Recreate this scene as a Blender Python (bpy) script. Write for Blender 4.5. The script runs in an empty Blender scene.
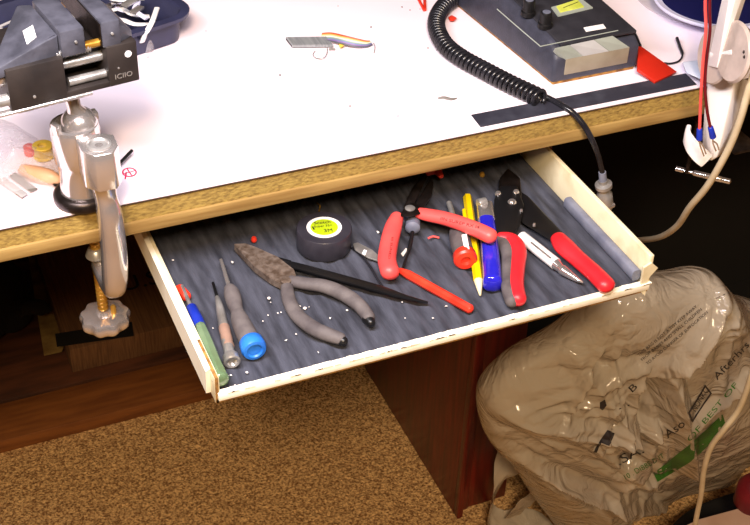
import bpy, bmesh, math, random
from mathutils import Vector, Matrix, noise
from mathutils.bvhtree import BVHTree

random.seed(7)
SC = bpy.context.scene
COL = SC.collection
PI = math.pi

# ------------------------------------------------------------------ camera
CAM = Vector((-0.29, -0.6415, 1.1865))
FPX = 1266.72
_rx, _ry, _rz = [math.radians(a) for a in (52.59865099, -1.78674062, -23.00398318)]
ROT = Matrix.Rotation(_rz, 3, 'Z') @ Matrix.Rotation(_ry, 3, 'Y') @ Matrix.Rotation(_rx, 3, 'X')
cd = bpy.data.cameras.new('camera'); co = bpy.data.objects.new('camera', cd); COL.objects.link(co)
co.location = CAM; co.rotation_euler = ROT.to_euler('XYZ')
cd.sensor_width = 36; cd.sensor_fit = 'HORIZONTAL'; cd.lens = FPX / 750 * 36
cd.clip_start = 0.01; cd.clip_end = 20
SC.camera = co

def ray(x, y):
    return ROT @ Vector(((x - 375) / FPX, -(y - 262.5) / FPX, -1))
def atz(x, y, z):
    d = ray(x, y); return CAM + d * ((z - CAM.z) / d.z)
def aty(x, y, yy):
    d = ray(x, y); return CAM + d * ((yy - CAM.y) / d.y)
TT = 0.74      # table top height
LN = 0.67      # drawer liner height
FB = 0.019     # thickness of the boards lying on the floor
def T(x, y, h=0): return atz(x, y, TT + h)
def A(x, y, h=0): return atz(x, y, LN + h)

# --------------------------------------------------------------- materials
def lin(c):
    out = []
    for v in c[:3]:
        v /= 255.0
        out.append(v / 12.92 if v <= 0.04045 else ((v + 0.055) / 1.055) ** 2.4)
    return tuple(out) + (1.0,)
MATS = {}
def mat(name, rgb, rough=0.5, metal=0.0, rgb2=None, scale=60, bump=0.0, bscale=200, coat=0.0, alpha=1.0,
        trans=0.0, stretch=None, lo=0.35, hi=0.65, detail=4, spec=0.5, ior=1.45, bdist=0.001):
    if name in MATS: return MATS[name]
    m = bpy.data.materials.new(name); m.use_nodes = True; MATS[name] = m
    nt = m.node_tree; N = nt.nodes; Lk = nt.links; p = N['Principled BSDF']
    p.inputs['Base Color'].default_value = lin(rgb)
    p.inputs['Roughness'].default_value = rough; p.inputs['Metallic'].default_value = metal
    p.inputs['Coat Weight'].default_value = coat; p.inputs['Alpha'].default_value = alpha
    p.inputs['Transmission Weight'].default_value = trans
    p.inputs['Specular IOR Level'].default_value = spec; p.inputs['IOR'].default_value = ior
    geo = N.new('ShaderNodeNewGeometry'); mp = N.new('ShaderNodeMapping')
    Lk.new(geo.outputs['Position'], mp.inputs['Vector'])
    if stretch: mp.inputs['Scale'].default_value = stretch
    if rgb2 is None: rgb2 = tuple(v * 0.86 for v in rgb)
    n = N.new('ShaderNodeTexNoise'); n.inputs['Scale'].default_value = scale; n.inputs['Detail'].default_value = detail
    Lk.new(mp.outputs[0], n.inputs['Vector'])
    r = N.new('ShaderNodeValToRGB'); r.color_ramp.elements[0].position = lo; r.color_ramp.elements[1].position = hi
    r.color_ramp.elements[0].color = lin(rgb); r.color_ramp.elements[1].color = lin(rgb2)
    Lk.new(n.outputs['Fac'], r.inputs['Fac']); Lk.new(r.outputs['Color'], p.inputs['Base Color'])
    if bump:
        nb = N.new('ShaderNodeTexNoise'); nb.inputs['Scale'].default_value = bscale; nb.inputs['Detail'].default_value = 3
        Lk.new(mp.outputs[0], nb.inputs['Vector'])
        b = N.new('ShaderNodeBump'); b.inputs['Strength'].default_value = bump; b.inputs['Distance'].default_value = bdist
        Lk.new(nb.outputs['Fac'], b.inputs['Height']); Lk.new(b.outputs['Normal'], p.inputs['Normal'])
    return m

M = {
 'laminate': mat('white_laminate', (236, 226, 236), .45, rgb2=(230, 216, 228), scale=6),
 'dark_line': mat('laminate_edge', (70, 52, 40), .6),
 'particle': mat('particle_board', (158, 132, 68), .8, rgb2=(104, 80, 38), scale=420, lo=.42, hi=.78, bump=.5, bscale=500, stretch=(.6, 1, 1.3)),
 'ply': mat('edge_strip_wood', (156, 128, 74), .7, rgb2=(126, 96, 48), scale=40, stretch=(.35, 3, 5), bump=.15),
 'carpet': mat('carpet', (230, 188, 130), .95, rgb2=(130, 92, 54), scale=330, lo=.38, hi=.64, detail=5, bump=.8, bscale=420, bdist=.004),
 'redwood': mat('dark_red_wood', (112, 24, 18), .4, rgb2=(58, 11, 9), scale=22, stretch=(6, 6, .5), lo=.3, hi=.7, coat=.15, bump=.05),
 'plank': mat('brown_plank', (132, 80, 38), .55, rgb2=(108, 62, 30), scale=14, stretch=(1, 7, 7), bump=.1),
 'plank_shaded': mat('shaded_plank', (92, 52, 32), .6, rgb2=(60, 34, 22), scale=12, stretch=(1, 6, 6)),  # plank brown darkened for the shade it lies in
 'carton': mat('corrugated_carton', (120, 84, 52), .8, rgb2=(92, 62, 38), scale=30, stretch=(14, .6, 1), bump=.2, bscale=60),
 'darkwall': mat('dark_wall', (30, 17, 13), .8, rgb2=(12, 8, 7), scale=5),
 'roomwall': mat('cream_room_paint', (150, 132, 112), .8, rgb2=(140, 122, 102), scale=4),
 'cream': mat('cream_painted_board', (226, 216, 184), .6, rgb2=(196, 180, 140), scale=50, lo=.5, hi=.8, bump=.15),
 'whiteboard': mat('white_painted_board', (250, 244, 226), .6, rgb2=(235, 222, 190), scale=60, lo=.55, hi=.85),
 'rawcard': mat('raw_fibre_edge', (176, 132, 66), .85, rgb2=(110, 74, 34), scale=150),
 'liner': mat('charcoal_ribbed_liner', (72, 75, 88), .85, rgb2=(38, 40, 50), scale=70, stretch=(3, .5, 1), bump=.45, bscale=500, lo=.3, hi=.72),
 'foamgrey': mat('grey_rubber', (120, 124, 140), .6, rgb2=(96, 100, 118), scale=60),
 'blackrub': mat('black_rubber', (34, 34, 40), .25, rgb2=(22, 22, 26), scale=80),
 'strip': mat('black_tape_strip', (40, 40, 52), .7, rgb2=(58, 60, 72), scale=70, lo=.45, hi=.75, bump=.2),
 'black': mat('black_plastic', (20, 20, 22), .35),
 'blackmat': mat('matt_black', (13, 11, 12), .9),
 'vinyl': mat('black_vinyl_tape', (52, 50, 58), .32, rgb2=(44, 42, 50), scale=90),
 'castblk': mat('black_enamelled_casting', (78, 79, 90), .36, rgb2=(56, 57, 66), scale=80, bump=.25, bscale=250),
 'castdark': mat('worn_black_enamel', (44, 38, 36), .5, rgb2=(30, 26, 26), scale=50, bump=.2),
 'chrome': mat('chrome', (226, 220, 218), .17, .84, rgb2=(206, 200, 198), scale=30),
 'satin': mat('satin_steel', (190, 188, 186), .32, .65, rgb2=(150, 148, 146), scale=90),
 'brass': mat('brass', (205, 160, 70), .3, .6, rgb2=(170, 120, 40), scale=80),
 'rusty': mat('rusted_steel', (136, 122, 112), .5, .5, rgb2=(92, 76, 64), scale=220, bump=.4, bscale=400),
 'gunmetal': mat('dark_steel', (70, 62, 60), .38, .85, rgb2=(44, 38, 36), scale=100),
 'gripgrey': mat('dusty_grey_grip', (100, 94, 94), .7, rgb2=(76, 70, 72), scale=90, bump=.15, bscale=300),
 'pinkred': mat('coral_red_grip', (238, 88, 84), .42, rgb2=(226, 74, 74), scale=40),
 'red': mat('red_grip', (218, 40, 50), .4, rgb2=(204, 30, 40), scale=40),
 'redplastic': mat('orange_red_plastic', (226, 66, 44), .35, rgb2=(205, 40, 24), scale=40),
 'redflag': mat('red_plastic_card', (184, 40, 24), .4, rgb2=(172, 34, 20), scale=30),
 'yellow': mat('yellow_paint', (246, 214, 10), .35, rgb2=(236, 196, 6), scale=50),
 'bluecap': mat('blue_plastic', (44, 120, 214), .35, rgb2=(30, 100, 200), scale=60),
 'bluedark': mat('royal_blue_plastic', (28, 52, 170), .3, rgb2=(24, 44, 150), scale=60),
 'blueclear': mat('clear_blue_plastic', (50, 48, 210), .12, rgb2=(40, 36, 190), scale=60, trans=.25, coat=.5),
 'greenclear': mat('clear_green_plastic', (150, 178, 142), .15, rgb2=(120, 150, 110), scale=40, trans=.45, coat=.4),
 'white': mat('white_plastic', (240, 240, 240), .35, rgb2=(228, 226, 228), scale=40),
 'lampwhite': mat('white_enamel', (244, 240, 240), .35, rgb2=(236, 230, 230), scale=20),
 'cord': mat('cream_cord', (206, 192, 164), .5, rgb2=(184, 166, 134), scale=30),
 'meter': mat('slate_grey_case', (58, 60, 74), .5, rgb2=(50, 52, 64), scale=120, bump=.2, bscale=700),
 'meterface': mat('charcoal_front_panel', (46, 46, 52), .45, rgb2=(38, 38, 44), scale=120),
 'tile': mat('grey_green_key', (150, 158, 150), .4, rgb2=(140, 148, 140), scale=40),
 'tile2': mat('pale_grey_key', (176, 178, 180), .4, rgb2=(164, 166, 168), scale=40),
 'beige': mat('olive_front', (142, 134, 118), .5, rgb2=(128, 118, 100), scale=60),
 'window': mat('lime_scale_window', (206, 214, 96), .25, rgb2=(180, 190, 70), scale=60, coat=.6),
 'lime': mat('lime_label', (170, 192, 22), .5, rgb2=(158, 180, 16), scale=60),
 'ink': mat('black_ink', (24, 22, 20), .7), 'inkred': mat('red_ink', (214, 50, 90), .7),
 'bagink': mat('faded_black_ink', (36, 30, 34), .6), 'baggreen': mat('green_ink', (52, 110, 30), .6, rgb2=(36, 86, 22), scale=50),
 'navytray': mat('navy_tray', (48, 50, 78), .4, rgb2=(38, 40, 62), scale=30),
 'navy': mat('navy_glass', (34, 36, 92), .2, rgb2=(26, 28, 76), scale=20),
 'lavrim': mat('pale_lavender_rim', (214, 214, 240), .35, rgb2=(200, 200, 232), scale=20),
 'shadow_disc': mat('pale_grey_shadow', (186, 178, 186), .45, rgb2=(176, 168, 178), scale=20),  # grey of the shadow below the dish
 'paleblue': mat('pale_blue_eraser', (214, 220, 236), .6, rgb2=(200, 208, 228), scale=30),
 'peach': mat('peach_plastic', (236, 186, 150), .4, rgb2=(222, 160, 120), scale=30),
 'spoolyel': mat('yellow_spool', (226, 196, 80), .5, rgb2=(206, 170, 60), scale=60),
 'greychip': mat('grey_strip', (120, 116, 112), .6, rgb2=(96, 92, 88), scale=50),
 'palechip': mat('pale_grey_strip', (176, 174, 176), .6, rgb2=(150, 148, 150), scale=50),
 'ribgrey': mat('grey_comb', (150, 154, 158), .5, rgb2=(120, 124, 128), scale=200, stretch=(4, .2, 1)),
 'crumb': mat('pale_crumbs', (232, 226, 222), .6), 'speck': mat('dark_specks', (90, 84, 80), .8),
 'kraft': mat('pale_card', (190, 160, 140), .7, rgb2=(170, 136, 112), scale=20),
 'tanboard': mat('tan_fibreboard', (150, 122, 66), .8, rgb2=(110, 84, 40), scale=40),
 'maroon': mat('maroon_plastic', (110, 16, 30), .4),
}
def clearfilm(name, rgb, a, rough=.2):
    m = bpy.data.materials.new(name); m.use_nodes = True; nt = m.node_tree; N = nt.nodes; Lk = nt.links
    p = N['Principled BSDF']; p.inputs['Base Color'].default_value = lin(rgb); p.inputs['Roughness'].default_value = rough
    p.inputs['Coat Weight'].default_value = .9; p.inputs['Coat Roughness'].default_value = .08
    tr = N.new('ShaderNodeBsdfTransparent'); tl = N.new('ShaderNodeBsdfTranslucent'); tl.inputs['Color'].default_value = lin(rgb)
    m1 = N.new('ShaderNodeMixShader'); m1.inputs[0].default_value = .3
    Lk.new(p.outputs[0], m1.inputs[1]); Lk.new(tl.outputs[0], m1.inputs[2])
    m2 = N.new('ShaderNodeMixShader'); m2.inputs[0].default_value = a
    Lk.new(tr.outputs[0], m2.inputs[1]); Lk.new(m1.outputs[0], m2.inputs[2]); Lk.new(m2.outputs[0], N['Material Output'].inputs['Surface'])
    n = N.new('ShaderNodeTexNoise'); n.inputs['Scale'].default_value = 22; n.inputs['Detail'].default_value = 3; n.inputs['Distortion'].default_value = 1.5
    g = N.new('ShaderNodeNewGeometry'); Lk.new(g.outputs['Position'], n.inputs['Vector'])
    b = N.new('ShaderNodeBump'); b.inputs['Strength'].default_value = .6; b.inputs['Distance'].default_value = .014
    sb = N.new('ShaderNodeMath'); sb.operation = 'SUBTRACT'; sb.inputs[1].default_value = .5; ab = N.new('ShaderNodeMath'); ab.operation = 'ABSOLUTE'
    Lk.new(n.outputs['Fac'], sb.inputs[0]); Lk.new(sb.outputs[0], ab.inputs[0])
    Lk.new(ab.outputs[0], b.inputs['Height']); Lk.new(b.outputs[0], p.inputs['Normal']); Lk.new(b.outputs[0], p.inputs['Coat Normal'])
    return m
M['bag'] = clearfilm('translucent_bag_film', (208, 197, 180), .74, .15)
M['film'] = clearfilm('clear_zip_film', (240, 236, 240), .3, .15)

# ------------------------------------------------------------ mesh helpers
def nb(): return bmesh.new()
def box(bm, lo, hi, bev=0.0, seg=2, rz=0, piv=None):
    lo = Vector(lo); hi = Vector(hi); c = (lo + hi) / 2; s = hi - lo
    r = bmesh.ops.create_cube(bm, size=1); vs = r['verts']
    for v in vs: v.co = Vector((v.co.x * s.x, v.co.y * s.y, v.co.z * s.z)) + c
    if bev:
        es = list({e for v in vs for e in v.link_edges})
        q = bmesh.ops.bevel(bm, geom=es, offset=bev, segments=seg, affect='EDGES', profile=.5)
        vs = list({v for f in q['faces'] for v in f.verts} | {v for v in vs if v.is_valid})
    if rz: bmesh.ops.rotate(bm, verts=vs, cent=piv or c, matrix=Matrix.Rotation(rz, 3, 'Z'))
    return vs
def hull(bm, pts, bev=0.0, seg=2):
    t = bmesh.new()
    for p in pts: t.verts.new(p)
    bmesh.ops.convex_hull(t, input=t.verts)
    bmesh.ops.dissolve_limit(t, angle_limit=math.radians(3), verts=t.verts, edges=t.edges)
    for v in [v for v in t.verts if not v.link_faces]: t.verts.remove(v)
    if bev: bmesh.ops.bevel(t, geom=list(t.edges), offset=bev, segments=seg, affect='EDGES', profile=.5)
    bmesh.ops.recalc_face_normals(t, faces=t.faces)
    mm = bpy.data.meshes.new('tmp'); t.to_mesh(mm); t.free(); bm.from_mesh(mm); bpy.data.meshes.remove(mm)
def prism(bm, pts, th, bev=0.0):       # polygon given as bottom points, extruded upward by th (may be concave)
    t = bmesh.new(); vb = [t.verts.new(p) for p in pts]; f = t.faces.new(vb)
    f.normal_update()
    r = bmesh.ops.extrude_face_region(t, geom=[f])
    for v in [g for g in r['geom'] if isinstance(g, bmesh.types.BMVert)]: v.co.z += th
    bmesh.ops.recalc_face_normals(t, faces=t.faces)
    if bev: bmesh.ops.bevel(t, geom=list(t.edges), offset=bev, segments=2, affect='EDGES')
    mm = bpy.data.meshes.new('tmp'); t.to_mesh(mm); t.free(); bm.from_mesh(mm); bpy.data.meshes.remove(mm)
def frame_rings(pts, up=Vector((0, 0, 1))):
    out = []; n = len(pts)
    for i in range(n):
        a = pts[max(0, i - 1)]; b = pts[min(n - 1, i + 1)]; t = (b - a).normalized()
        s = t.cross(up)
        if s.length < 1e-3: s = t.cross(Vector((0, 1, 0)))
        s.normalize(); out.append((t, s, s.cross(t).normalized()))
    return out
def sweep(bm, pts, rad, n=14, round0=.0, round1=.0, sq=2.0, up=Vector((0, 0, 1))):
    """pts: centre points, rad: r or (r_side, r_up) per point; round0/1: dome length as a share of the end radius"""
    pts = [Vector(p) for p in pts]
    if not isinstance(rad, (list,)): rad = [rad] * len(pts)
    rad = [(r, r) if not isinstance(r, tuple) else r for r in rad]
    fr = frame_rings(pts, up)
    R = [(pts[i], fr[i], rad[i]) for i in range(len(pts))]
    if round0:
        t, s, u = fr[0]; base = R[0]; pre = []
        for k in (3, 2, 1):
            a = k / 3 * PI / 2 * .95
            pre.append((pts[0] - t * math.sin(a) * min(rad[0]) * round0, fr[0], (rad[0][0] * math.cos(a), rad[0][1] * math.cos(a))))
        R = pre + R
    if round1:
        t, s, u = fr[-1]
        for k in (1, 2, 3):
            a = k / 3 * PI / 2 * .95
            R.append((pts[-1] + t * math.sin(a) * min(rad[-1]) * round1, fr[-1], (rad[-1][0] * math.cos(a), rad[-1][1] * math.cos(a))))
    rings = []
    for c, (t, s, u), (ra, rb) in R:
        ring = []
        for k in range(n):
            a = 2 * PI * k / n; ca, sa = math.cos(a), math.sin(a)
            e = 2 / sq
            ring.append(bm.verts.new(c + s * (ra * math.copysign(abs(ca) ** e, ca)) + u * (rb * math.copysign(abs(sa) ** e, sa))))
        rings.append(ring)
    for i in range(len(rings) - 1):
        for k in range(n):
            bm.faces.new((rings[i][k], rings[i][(k + 1) % n], rings[i + 1][(k + 1) % n], rings[i + 1][k]))
    bm.faces.new(rings[0][::-1]); bm.faces.new(rings[-1])
def lathe(bm, base, prof, axis=Vector((0, 0, 1)), n=28, lobes=0, lob=0.0):
    """prof: list of (r, h) along the axis; closed at both ends if r=0 there"""
    base = Vector(base); axis = Vector(axis).normalized()
    s = axis.orthogonal().normalized() if abs(axis.z) < .95 else Vector((1, 0, 0)); s = (s - axis * s.dot(axis)).normalized(); u = axis.cross(s)
    rings = []
    for r, h in prof:
        if r < 1e-6: rings.append([bm.verts.new(base + axis * h)])
        else:
            rg = []
            for k in range(n):
                a = 2 * PI * k / n; q = r * (1 + lob * math.cos(lobes * a)) if lobes else r
                rg.append(bm.verts.new(base + axis * h + s * q * math.cos(a) + u * q * math.sin(a)))
            rings.append(rg)
    for i in range(len(rings) - 1):
        a, b = rings[i], rings[i + 1]
        for k in range(n):
            k2 = (k + 1) % n
            if len(a) == 1 and len(b) == 1: continue
            if len(a) == 1: bm.faces.new((a[0], b[k2], b[k]))
            elif len(b) == 1: bm.faces.new((a[k], a[k2], b[0]))
            else: bm.faces.new((a[k], a[k2], b[k2], b[k]))
    if len(rings[0]) > 1 and prof[0][0] > 0 and not (prof[0] == prof[-1]): bm.faces.new(rings[0][::-1])
    if len(rings[-1]) > 1 and not (prof[0] == prof[-1]): bm.faces.new(rings[-1])
def tube(bm, p0, p1, r, n=14): sweep(bm, [p0, p1], [r, r], n, up=Vector((0, 0, 1)) if abs((Vector(p1) - Vector(p0)).normalized().z) < .95 else Vector((0, 1, 0)))
def smooth_path(pts, sub=6):
    pts = [Vector(p) for p in pts]; out = []
    for i in range(len(pts) - 1):
        p0 = pts[max(0, i - 1)]; p1 = pts[i]; p2 = pts[i + 1]; p3 = pts[min(len(pts) - 1, i + 2)]
        for k in range(sub):
            t = k / sub
            out.append(.5 * ((2 * p1) + (p2 - p0) * t + (2 * p0 - 5 * p1 + 4 * p2 - p3) * t * t + (3 * p1 - p0 - 3 * p2 + p3) * t ** 3))
    out.append(pts[-1]); return out
def spath(items, sub=6):        # items: (point, r) or (point,(a,b)) -> smoothed points and radii
    P = smooth_path([i[0] for i in items], sub)
    rr = [i[1] if isinstance(i[1], tuple) else (i[1], i[1]) for i in items]
    R = smooth_path([Vector((a, b, 0)) for a, b in rr], sub)
    return P, [(max(1e-4, q.x), max(1e-4, q.y)) for q in R]

def obj(name, bm, m, parent=None, angle=40, smooth=True, recalc=True):
    if recalc: bmesh.ops.recalc_face_normals(bm, faces=bm.faces)
    off = Vector((0, 0, 0)); q = parent
    while q is not None: off += q.location; q = q.parent
    if parent is None:
        xs = [v.co for v in bm.verts]
        c = Vector((sum(v.x for v in xs) / len(xs), sum(v.y for v in xs) / len(xs), min(v.z for v in xs)))
    else: c = off.copy()
    for v in bm.verts: v.co -= c
    me = bpy.data.meshes.new(name); bm.to_mesh(me); bm.free()
    for f in me.polygons: f.use_smooth = smooth
    if smooth: me.set_sharp_from_angle(angle=math.radians(angle))
    me.materials.append(MATS[m] if isinstance(m, str) and m in MATS else (M[m] if isinstance(m, str) else m))
    o = bpy.data.objects.new(name, me); COL.objects.link(o)
    if parent is None: o.location = c
    else: o.parent = parent
    return o
def tag(o, label, cat, group=None, kind=None):
    o['label'] = label; o['category'] = cat
    if group: o['group'] = group
    if kind: o['kind'] = kind
    return o
def thing(name, loc, label, cat, group=None):
    o = bpy.data.objects.new(name, None); COL.objects.link(o); o.location = Vector(loc); o.empty_display_size = .01
    return tag(o, label, cat, group)
def struct(name, bm, m, **k):
    o = obj(name, bm, m, **k); o['kind'] = 'structure'; return o
def text_bm(s, size, fn, ext=0.0):
    """text as mesh; fn maps (u, v, w) in text space to the world"""
    cu = bpy.data.curves.new('txt', 'FONT'); cu.body = s; cu.size = size; cu.extrude = ext; cu.resolution_u = 3
    t = bpy.data.objects.new('txt', cu); COL.objects.link(t)
    dg = bpy.context.evaluated_depsgraph_get(); me = t.to_mesh() if False else bpy.data.meshes.new_from_object(t.evaluated_get(dg))
    bm = nb(); bm.from_mesh(me); bpy.data.objects.remove(t); bpy.data.curves.remove(cu); bpy.data.meshes.remove(me)
    for v in bm.verts: v.co = fn(v.co.x, v.co.y, v.co.z)
    return bm

# ============================================================ THE SETTING
bm = nb()
nx, ny = 330, 250
x0, x1, y0, y1 = -.45, .75, -.12, .62
vs = [[bm.verts.new((x0 + (x1 - x0) * i / nx, y0 + (y1 - y0) * j / ny, 0)) for i in range(nx + 1)] for j in range(ny + 1)]
for row in vs:
    for v in row:
        p = v.co
        v.co.z = .0022 * (noise.noise(Vector((p.x * 210, p.y * 210, 0)))) + .0010 * noise.noise(Vector((p.x * 420, p.y * 420, 5))) - .0015
        v.co.x += .0012 * noise.noise(Vector((p.x * 260, p.y * 260, 9)))
for j in range(ny):
    for i in range(nx): bm.faces.new((vs[j][i], vs[j][i + 1], vs[j + 1][i + 1], vs[j + 1][i]))
box(bm, (-2.5, -3, -.03), (2.5, y0, -.003)); box(bm, (-2.5, y0, -.03), (x0, 1.3, -.003)); box(bm, (x1, y0, -.03), (2.5, 1.3, -.003)); box(bm, (x0, y1, -.03), (x1, 1.3, -.003))
struct('floor', bm, 'carpet')
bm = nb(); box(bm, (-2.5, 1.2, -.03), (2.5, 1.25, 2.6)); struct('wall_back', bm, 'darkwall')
bm = nb(); box(bm, (2.5, -3, -.03), (2.55, 1.25, 2.5)); struct('wall_right', bm, 'roomwall')
bm = nb(); box(bm, (-2.55, -3, -.03), (-2.5, 1.25, 2.5)); struct('wall_left', bm, 'roomwall')
bm = nb(); box(bm, (-2.55, -3.05, -.03), (2.55, -3, 2.5)); struct('wall_front', bm, 'roomwall')
bm = nb(); box(bm, (-2.55, -3.05, 2.5), (2.55, 1.25, 2.55)); struct('ceiling', bm, 'roomwall')

# planks lying along the foot of the wall
bm = nb(); box(bm, (-.95, .575, -.002), (.24, .6435, FB), .0012)
tag(obj('floor_plank', bm, 'plank'), 'orange-brown plank with a lit front edge lying where the carpet ends', 'plank')
bm = nb(); box(bm, (-.95, .650, -.002), (.24, 1.05, FB - .001), .001)
tag(obj('floor_plank', bm, 'plank_shaded'), 'brown board coloured darker for shade behind the orange-brown plank, under the flat carton', 'plank')

# carton under the desk
CZ = .060
ct = thing('carton', (.05, .81, FB), 'flat brown corrugated carton with black capital letters, lying under the desk', 'carton')
bm = nb(); box(bm, (-.137, .6685, FB), (.235, .95, CZ), .0015)
obj('carton_body', bm, 'carton', ct)
bm = nb(); a, b_, c, d = [atz(*q, CZ + .0006) for q in ((55, 334), (132, 322), (134, 336), (57, 347))]
prism(bm, [a, b_, c, d], .0006); obj('label', bm, 'ink', ct)['label'] = 'black tape label'
P = atz(122, 292, CZ)
bm = text_bm('U.S', .040, lambda u, v, w: Vector((P.x + u * 1.05, P.y + v * 1.15, CZ + .0006 + w)), .0002)
obj('lettering', bm, 'ink', ct)['label'] = 'black capital letters'
# tan board left of it, black bag in front of that
bm = nb(); hull(bm, [atz(x, y, z) for x, y in ((28, 255), (36, 255), (66, 340), (62, 352), (44, 356)) for z in (FB, FB + .012)], .0008)
tag(obj('fibreboard_offcut', bm, 'tanboard'), 'tan fibreboard offcut showing between the carton and the black cloth bag', 'board')
bm = nb()
for (px_, py_, z, r) in ((-60, 290, .08, .10), (-12, 285, .07, .050), (12, 312, .05, .030), (8, 285, .06, .030), (-50, 340, .05, .05)):
    c = atz(px_, py_, z)
    q = bmesh.ops.create_icosphere(bm, subdivisions=4, radius=r, matrix=Matrix.Translation(c))
    for v in q['verts']:
        v.co += (v.co - c) * .22 * noise.noise(v.co * 22); v.co.z = max(v.co.z, FB + .001)
c1, c2 = atz(20, 308, .09), atz(46, 309, .075)
sweep(bm, smooth_path([c1, (c1 + c2) / 2 + Vector((0, 0, .004)), c2], 3), [.012] * 3 + [.011] * 3 + [.007], 10, round1=1)
tag(obj('cloth_bag', bm, 'blackmat'), 'black lumpy cloth bag in the dark at the far left under the desk', 'bag')

# pedestal cabinet
cb = thing('pedestal_cabinet', (.45, .41, 0), 'dark red-brown wooden pedestal cabinet carrying the desk, its side above the carpet', 'cabinet')
bm = nb(); box(bm, (.243, .272, 0), (.262, .556, .716), .001); obj('side_panel', bm, 'redwood', cb)
bm = nb(); box(bm, (.262, .50, .0), (.94, .53, .716)); obj('shade_panel', bm, 'blackmat', cb)  # matt black panel added for the darkness inside the cabinet
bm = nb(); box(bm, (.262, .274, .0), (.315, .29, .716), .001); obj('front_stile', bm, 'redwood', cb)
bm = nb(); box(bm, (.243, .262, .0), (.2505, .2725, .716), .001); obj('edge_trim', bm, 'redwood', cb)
bm = nb(); box(bm, (.262, .31, .0), (.92, .50, .03)); obj('base', bm, 'blackmat', cb)  # black colour also stands for the dark interior
bm = nb(); box(bm, (.92, .272, .0), (.94, .50, .716)); obj('side_panel', bm, 'redwood', cb)

# ============================================================ WORKBENCH
wb = thing('workbench', (0, .4, TT), 'particle-board workbench with a white laminate top', 'workbench')
bm = nb(); box(bm, (-.95, .0006, TT - .0150), (.93, 1.15, TT - .0012)); obj('core_board', bm, 'particle', wb)
bm = nb(); box(bm, (-.95, .0, TT - .0012), (.93, 1.15, TT), .0003); obj('laminate', bm, 'laminate', wb)
bm = nb(); box(bm, (-.95, -.0004, TT - .0017), (.93, .0010, TT - .0009)); obj('laminate_edge', bm, 'dark_line', wb)
bm = nb(); box(bm, (-.95, -.0012, TT - .0240), (.93, .07, TT - .0150), .0010); obj('edge_strip', bm, 'ply', wb)
bm = nb(); box(bm, (-.95, .60, TT - .0240), (.93, 1.15, TT - .0150)); obj('rear_strip', bm, 'ply', wb)
for xx in (-.93, .85):
    for yy in ((.06, 1.05) if xx < 0 else (1.05,)):
        bm = nb(); box(bm, (xx, yy, 0), (xx + .06, yy + .06, TT - .0240), .002); obj('leg', bm, 'redwood', wb)
bm = nb()   # red ink ring with a cross
c = T(129.5, 172.5)
for k in range(20):
    a0, a1 = 2 * PI * k / 20, 2 * PI * (k + 1) / 20
    f = lambda a, r: c + Vector((r * math.cos(a), r * 1.2 * math.sin(a), .00025))
    bm.faces.new([bm.verts.new(p) for p in (f(a0, .0036), f(a1, .0037), f(a1, .0047), f(a0, .0046))])
for dx, dy in ((1, .15), (-.1, 1)):
    d = Vector((dx, dy, 0)).normalized(); s = Vector((-d.y, d.x, 0)) * .0004; up = Vector((0, 0, .0003))
    bm.faces.new([bm.verts.new(c + p + up) for p in (d * .0042 + s, -d * .0042 + s, -d * .0042 - s, d * .0042 - s)])
f = [bm.verts.new(T(x, y, .0003)) for x, y in ((124.5, 179), (126, 179), (127, 172), (125.5, 172))]; bm.faces.new(f)
obj('ink_mark', bm, 'inkred', wb)['label'] = 'red ink circle with a cross'
bm = nb()
for (x, y) in ((148, 57), (226, 70), (350, 106), (338, 6), (402, 7), (410, 10), (420, 9), (437, 50), (393, 114), (398, 116), (432, 122), (420, 124), (428, 48), (280, 75), (206, 31), (462, 60), (371, 27), (652, 70), (615, 90)):
    r = random.uniform(.0004, .0009); bmesh.ops.create_icosphere(bm, subdivisions=1, radius=r, matrix=Matrix.Translation(T(x, y, r * .6)))
tag(obj('debris_specks', bm, 'speck'), 'tiny grey specks of debris scattered over the white bench top', 'debris', kind='stuff')
bm = nb()
P, R = spath([(T(438, 98, .001), (.0004, .0005)), (T(444, 97.5, .001), (.0016, .0006)), (T(451, 99, .001), (.0014, .0006)), (T(457, 98, .001), (.0003, .0004))], 4)
sweep(bm, P, R, 8); tag(obj('wood_sliver', bm, 'greychip'), 'small grey-brown sliver on the bench left of the black tape strip', 'sliver')

# black strip along the bench edge
bm = nb(); prism(bm, [T(*q, .0001) for q in ((471, 115.5), (480.5, 127.5), (696.5, 85), (685.5, 74))], .0008, .0002)
tag(obj('rubber_strip', bm, 'strip'), 'long flat black rubber strip stuck along the front edge of the bench', 'strip')

# ============================================================ VISE
vb = T(84, 199)
U = (atz(140, 80, .82) - atz(12, 112, .82)); U.z = 0; LU = U.length; U.normalize(); V = Vector((-U.y, U.x, 0))
H0 = atz(12, 112, .82)
def vp(u, v, z): return H0 + U * (u * LU) + V * v + Vector((0, 0, z - .82))
vs_ = thing('bench_vise', (vb.x, vb.y, TT), 'small black bench vise on a chrome ball post clamped to the bench edge', 'vise')
hd_z0, hd_z1, jz = .820, .8455, .8605
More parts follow.
